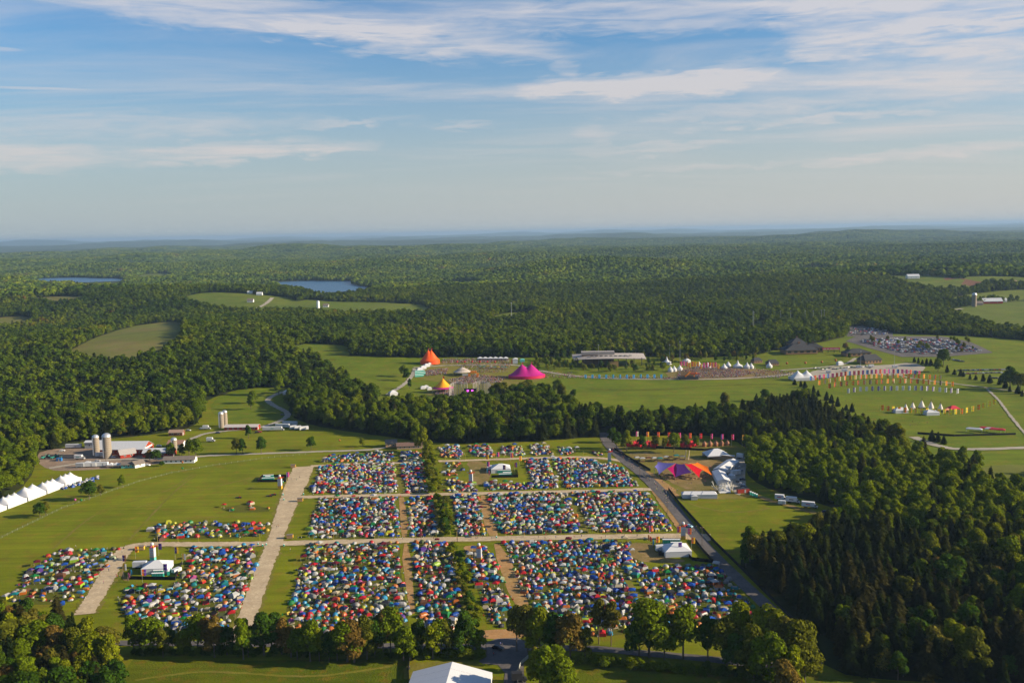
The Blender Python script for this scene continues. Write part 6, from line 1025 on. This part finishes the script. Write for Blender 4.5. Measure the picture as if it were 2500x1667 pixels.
# museum and pavilions
def hiphouse(a, b_, rz, sx, sy, hw, hr, label, wm=None, ridge=None, z=.45, extra=True):
    x, y, z_ = P3(a, b_, z); r = empty('museum_building', (x, y, z_), rz, label, 'building'); box_part('wall', r, wm or mat('cedar', (.26, .15, .08)), 0, 0, 0, sx*.92, sy*.92, hw); rf = B().hip(hw+.03, sx, sy, hr, sx*.25 if ridge is None else ridge).obj('roof', SHINGLED, r)
    for i in range(5): o = box_part('window', r, GLASS, -sx*.36+i*sx*.18, -sy*.46-.02, hw*.3, sx*.1, .06, hw*.5)
    if extra: box_part('cupola', rf, mat('copper_brown', (.16, .09, .06)), 0, 0, hw+hr-1.2, sx*.06, sx*.06, 3)
    return r
hiphouse(1950, 862, .05, 46, 26, 5, 8, 'big dark hip-roofed museum with brown cupola'); hiphouse(1945, 852, .05, 24, 20, 8, 7.5, 'steep dark pyramid roof rising behind the museum front', ridge=1); hiphouse(1985, 858, -.1, 24, 18, 6, 5, 'smaller dark hip-roofed museum wing'); hiphouse(2090, 868, .1, 36, 18, 4, 5, 'low dark hip-roofed pavilion beside the car park', extra=False); hiphouse(2122, 886, .3, 26, 18, 4, 6.5, 'dark gabled pavilion beside the gravel lot', extra=False, ridge=18); hiphouse(1847, 886, .3, 13, 9, 3, 3.5, 'small dark-roofed cottage before the round lawn', extra=False, ridge=7); hiphouse(1885, 892, .2, 15, 10, 3, 4, 'dark-roofed ticket cottage at the foot of the lawn', extra=False, ridge=9)
x, y, z_ = P3(2029, 862, .5); r = empty('entrance_sign', (x, y, z_), 0, 'long crimson entrance banner with white lettering', 'sign'); box_part('sign_board', r, mat('crimson', (.45, .01, .08)), 0, 0, 4, 23, .5, 2.8); [box_part('leg', r, DARK, q, 0, 0, .5, .5, 4) for q in (-11, -4, 4, 11)]; sb = [c for c in r.children if c.name.startswith('sign_board')][0]; [box_part('letter', sb, WHITE, -10+i*.95, -.27, 4.8, .62, .04, 1.1) for i in range(22) if i not in (4, 8, 13)]
for i, (a, b_) in enumerate(((1921, 894), (1966, 893), (2006, 891), (2040, 887), (2066, 868))): x, y, z_ = P3(a, b_, .3); r = empty('balloon_marker', (x, y, z_), 0, 'orange balloon marker on a post along the round lawn', 'balloon', 'orange lawn balloons'); B().cyl(0, 0, 0, 2.2, .08, n=5).obj('tether', DARK, r); ball(r, 'balloon', FAB, 1.5, 3.6, LIN['orange'])
x, y, z_ = P3(2050, 892, .5); frame_tent((x, y, z_), .3, 7, 5, 3, 1.8, 'white ridged tent beside the lawn path', 4, (1, 1, 1, 1)); pole_tent(1958, 928, .05, 24, 14, 3.2, 11, 2, 'twin-peaked white pole tent below the gravel lot', zoff=.5, rows=(0,))
for i, (a, b_, L, l) in enumerate(((2112, 886, 10, 'white and black motorhome before the dark pavilion'), (2096, 899, 5, 'white box trailer at the light mast'), (2127, 897, 6, 'grey van on the gravel lot'), (2185, 899, 6, 'white camper van by the slope'), (2062, 908, 6, 'white van on the gravel lot edge'), (2022, 912, 5, 'pale van near the twin-peaked tent'), (1930, 926, 5, 'white van left of the twin-peaked tent'))): x, y = P(a, b_); trailer(x, y, R.uniform(-.2, .2), L, l, name='camper_van', cat='van')
for i in range(16): a = 1990+i*9; x, y = P(a, 903-(a-1990)*.04+R.uniform(-2, 2)); c = R.choice(['black', 'silver', 'dark grey', 'green', 'green', 'navy']); car(x, y, R.uniform(0, 1), c, '%s vehicle parked along the back of the gravel lot' % c, 'vehicles on the gravel lot', z=.6)
# rows of banner flags on the hill
def along(pts, n):
    c = spline(pts, 12); L = [0]
    for p, q in zip(c, c[1:]): L.append(L[-1]+math.hypot(q[0]-p[0], q[1]-p[1]))
    return [(float(np.interp(L[-1]*i/(n-1), L, [p[0] for p in c])), float(np.interp(L[-1]*i/(n-1), L, [p[1] for p in c]))) for i in range(n)]
for pts, n, cols, nm in (([(1977, 931), (2030, 924), (2080, 918), (2150, 914), (2200, 914), (2242, 918)], 26, [('pink', 'red'), ('red', 'pink'), ('pink', 'purple'), ('red', 'orange'), ('pink', 'pink'), ('sky blue', 'purple')], 'top'), ([(1997, 942), (2030, 935), (2080, 929), (2160, 925), (2220, 925), (2292, 929)], 24, [('orange', 'amber'), ('amber', 'beige'), ('amber', 'orange'), ('beige', 'orange')], 'second'),
        ([(2022, 950), (2050, 945), (2130, 940), (2220, 938), (2322, 945)], 22, [('orange', 'brown'), ('brown', 'beige'), ('amber', 'orange'), ('orange', 'beige')], 'third'), ([(2068, 962), (2110, 957), (2180, 956), (2250, 956), (2335, 963)], 19, [('white', 'purple'), ('pale grey', 'white'), ('white', 'pale grey'), ('purple', 'pale grey')], 'fourth'), ([(2150, 1004), (2190, 1009), (2250, 1012), (2300, 1014), (2345, 1013), (2385, 1003), (2424, 990)], 21, [('amber', 'yellow'), ('yellow', 'amber'), ('amber', 'orange')], 'lowest')):
    for a, b_ in along(pts, n): c = R.choice(cols); x, y = P(a, b_); banner(x, y, 6.0, 2.6, 4.8, *c, '%s and %s banner flag in the %s flag row on the hill' % (*c, nm), 'flags of the %s row' % nm, R.uniform(-.4, .4))
for i, (a, b_, h) in enumerate(((2211, 1001, 6.5), (2228, 998, 7), (2250, 995, 8), (2273, 997, 7.5), (2296, 1000, 6.5))):
    x, y, z_ = P3(a, b_, .4); r = empty('tipi', (x, y, z_), .3*i, 'cream conical tipi, %s of the five on the hill' % ('first', 'second', 'third and tallest', 'fourth', 'fifth')[i], 'tipi'); B().cyl(0, 0, 0, h*.86, h*.40, .25, 12, cap=False).obj('cover', mat('tipi_canvas', (.66, .60, .52)), r)
    for k in range(6): q = k*1.05; B().tube((h*.1*math.cos(q), h*.1*math.sin(q), h*.75), (-h*.07*math.cos(q), -h*.07*math.sin(q), h*1.12), .06, 5).obj('pole', BARK, r)
    B().add([(-.5, -h*.40, .02), (.5, -h*.40, .02), (0, -h*.28, h*.3)], [(0, 1, 2)]).obj('door_flap', DARK, r)
for a, b_, l, m_ in ((2197, 1008, 'white marquee on the tipi green', WHITE), (2273, 1013, 'lower white marquee on the tipi green', WHITE)): x, y, z_ = P3(a, b_, .4); frame_tent((x, y, z_), .05, 12, 8, 2.6, 2.4, l, 5, (1, 1, 1, 1), m=m_)
x, y, z_ = P3(2327, 1004, .4); frame_tent((x, y, z_), .1, 10, 8, 2.6, 2.6, 'crimson hip-roofed canopy beside the tipis', 3, (0, 0, 0, 0), m=mat('crimson_canvas', (.50, .03, .05))); x, y, z_ = P3(2312, 1006, .4); frame_tent((x, y, z_), .1, 6, 5, 2.2, 1.4, 'small salmon canopy beside the crimson one', 0, (0, 0, 0, 0), m=mat('salmon_canvas', (.62, .25, .14)))
for a, b_, c, l in ((2378, 1056, 'white', 'white gate canopy by the county road'), (2411, 1054, 'red', 'red gate canopy by the county road'), (2424, 1056, 'white', 'second white gate canopy by the county road'), (2434, 1057, 'red', 'second red gate canopy by the county road')): x, y, z_ = P3(a, b_, .4); frame_tent((x, y, z_), rad(-30), 12, 4, 3, 1, l, 8, (0, 0, 0, 0), m=WHITE if c == 'white' else MATS['crimson_canvas'])
fence([(2240, 1060), (2330, 1066), (2480, 1062)], 2, BLACKM, 'dark fence above the county road', 8)
# ------------------------------------------------------------------ parked cars
poly = PP([(2098, 835), (2110, 829), (2290, 829), (2350, 840), (2400, 858), (2290, 866), (2210, 864), (2150, 850)]); ys = [q[1] for q in poly]; xs = [q[0] for q in poly]; cars = []
yy = min(ys); k = 0
while yy < max(ys):
    xx = min(xs)
    while xx < max(xs):
        if R.random() < .93: cars.append((xx+R.uniform(-.2, .2), yy+R.uniform(-.3, .3), k))
        xx += 3.1
    yy += 5.6 if k % 2 == 0 else 11; k += 1
ca = np.array([(a, b_) for a, b_, _ in cars]); ins = pip(poly, ca[:, 0], ca[:, 1]); cars = [c for c, i in zip(cars, ins) if i]
step = max(1, len(cars)/300); CW = ['silver', 'silver', 'white', 'black', 'dark grey', 'dark grey', 'navy', 'blue', 'red', 'beige', 'black']; cv, cf, cc_ = [], [], []; nn = 0
cars.sort(key=lambda q: (q[2], q[0])); ccol_ = [R.choice(CW) for _ in cars]; cb_ = car_body(); cbv = np.array(cb_.v)
for i, (a, b_, k) in enumerate(cars):
    c = ccol_[i]
    if i < 240: o = use(CARB, 'car', None, (a, b_, hz(a, b_)+.5), math.pi/2*R.choice([1, -1])+R.uniform(-.05, .05), (1, 1, 1.05), CARC[c]); use(CARG, 'window_glass', o); tag(o, '%s car between %s and %s cars, car park row %d' % (c, ccol_[i-1], ccol_[(i+1) % len(cars)], k+1), 'car', 'cars in the car park')
    else:
        cv.append(np.stack([cbv[:, 1]+a, cbv[:, 0]+b_, cbv[:, 2]*1.05+hz(a, b_)+.5], 1)); cf += [tuple(j+nn for j in f) for f in cb_.f]; cc_ += [(len(f), CARC[c]) for f in cb_.f]; nn += len(cbv)
for i in range(170):
    a, b_ = R.uniform(2076, 2170), R.uniform(801, 819); x, y = P(a, b_); cv.append(np.stack([cbv[:, 1]+x, cbv[:, 0]+y, cbv[:, 2]+hz(x, y)+.6], 1)); cf += [tuple(j+nn for j in f) for f in cb_.f]; c = R.choice(CW); cc_ += [(len(f), CARC[c]) for f in cb_.f]; nn += len(cbv)
CATT = mat('paint_mixed', (1, 1, 1), .35, .5, .05); t = N(CATT.node_tree); t.l(t.n('ShaderNodeAttribute', attribute_name='Col').outputs['Color'], CATT.node_tree.nodes['Principled BSDF'].inputs['Base Color'])
mass('parked_cars', cv, cf, cc_, 'far rows of small parked cars at the back of the car park', 'cars', CATT)
for (a0, b0), (a1, b1), n in (((2340, 906), (2452, 904), 20), ((2350, 914), (2445, 911), 16), ((2415, 924), (2448, 925), 7), ((2328, 880), (2352, 884), 7)):
    for i in range(n): a, b_ = a0+(a1-a0)*i/(n-1), b0+(b1-b0)*i/(n-1); x, y = P(a, b_); c = R.choice(CW); o = use(CARB, 'car', None, (x, y, hz(x, y)+.4), 1.4+R.uniform(-.1, .1), (1, 1, 1.05), CARC[c]); use(CARG, 'window_glass', o); tag(o, '%s car parked on the grass %s' % (c, 'in the long row below the meadow' if n > 15 else 'in the short row on the meadow'), 'car', 'cars parked on the meadow')
# ------------------------------------------------------------------ far farms and houses
def far_house(a, b_, sx, sy, hw, hr, wm, rm, label, rz=0): return house(a, b_, rz, sx, sy, hw, hr, wm, rm, label, 'house' if sx < 25 else 'barn', 'house' if sx < 25 else 'barn', 2, z=1.2)
for q in ((612, 739, 14, 9, 4, 5, SIDING, SHINGLE, 'white farmhouse on the far green field'), (634, 722, 14, 8, 4, 4, SIDING, ROOFG, 'white house behind the far green field'), (611, 718, 12, 8, 4, 3, SIDING, ROOFG, 'white outbuilding behind the far green field'), (667, 764, 10, 8, 3, 3, SIDING, SHINGLE, 'white house among trees below the far field'), (796, 751, 12, 8, 4, 4, SIDING, SHINGLE, 'pale house near the far silo'), (648, 648, 24, 14, 6, 5, SIDING, ROOFG, 'white building on the wooded ridge above the lakes'),
          (2420, 742, 40, 16, 5, 6, BRICKR, ROOFG, 'red barn with white roof on the far right field'), (2385, 746, 20, 12, 4, 4, mat('dull_house', (.3, .24, .2)), SHINGLE, 'dull farmhouse beside the far silo'), (2445, 738, 18, 10, 4, 4, SIDING, ROOFG, 'white shed beside the far red barn'), (2228, 681, 30, 14, 6, 5, SIDING, ROOFG, 'white barn at the edge of the far right field'), (2465, 697, 30, 14, 6, 5, mat('rust_wall', (.28, .1, .07)), mat('rust_roof2', (.3, .2, .15)), 'rusty barn between the far right fields'), (278, 770, 12, 8, 4, 4, BRICKR, mat('bright_red_roof', (.5, .06, .05)), 'red roofed cabin in the western forest'),
          (2260, 748, 26, 8, 3, 2, SIDING, ROOFG, 'white sheds along the far lane'), (1878, 766, 18, 10, 4, 3, SIDING, ROOFG, 'white depot building in the forest gap')): far_house(*q)
x, y, z_ = P3(2378, 750, 1); r = empty('silo', (x, y, z_), 0, 'lone tan silo on the far right field', 'silo'); B().cyl(0, 0, 0, 24, 4.5, n=16, cap=False).obj('drum', CONC, r); B().lathe([(4.6, 24), (3.4, 27), (.1, 28.5)], 16).obj('dome', STEEL, r)
x, y, z_ = P3(777, 753, 1); r = empty('silo', (x, y, z_), 0, 'small white silo by the far pale house', 'silo'); B().cyl(0, 0, 0, 14, 3.5, n=14, cap=False).obj('drum', ROOFW, r); B().lathe([(3.6, 14), (2.6, 16), (.1, 17)], 14).obj('dome', STEEL, r)
for i, (a, b_) in enumerate(((1905, 797), (1930, 797), (1965, 796), (1985, 796), (2005, 795), (2012, 794), (1838, 797), (1840, 800))): x, y, z_ = P3(a, b_, 1); r = empty('light_mast', (x, y, z_), 0, 'tall light mast over the forest car parks', 'light mast', 'forest light masts'); B().cyl(0, 0, 0, 25, .25, .15, 6).obj('mast', GREY, r); box_part('lamp_head', r, GREY, 0, 0, 25, 2, .6, .5)
x, y, z_ = P3(1249, 792, 1); r = empty('radio_mast', (x, y, z_), 0, 'slim grey radio mast rising from the middle forest', 'mast'); B().cyl(0, 0, 0, 36, .4, .2, 6).obj('mast', GREY, r); B().cyl(0, 0, 36, 37.5, .7, n=8).obj('antenna_head', GREY, r)
# ------------------------------------------------------------------ air
HTOP = max(190, float(Z.max())+12); hb = B().box(0, 24000, -4, 110000, 72000, HTOP+4); hz_o = hb.obj('haze', []); hz_o['kind'] = 'stuff'; tag(hz_o, 'thin blue summer haze over the whole landscape', 'haze'); hm = bpy.data.materials.new('haze_air'); hm.use_nodes = True; t = N(hm.node_tree); hm.node_tree.nodes.clear()
pv = t.n('ShaderNodeVolumePrincipled'); pv.inputs['Color'].default_value = (.32, .48, .69, 1); pv.inputs['Density'].default_value = 1/21000; pv.inputs['Anisotropy'].default_value = 0.1
ho = t.n('ShaderNodeOutputMaterial'); t.l(pv.outputs[0], ho.inputs['Volume']); hz_o.data.materials.append(hm)
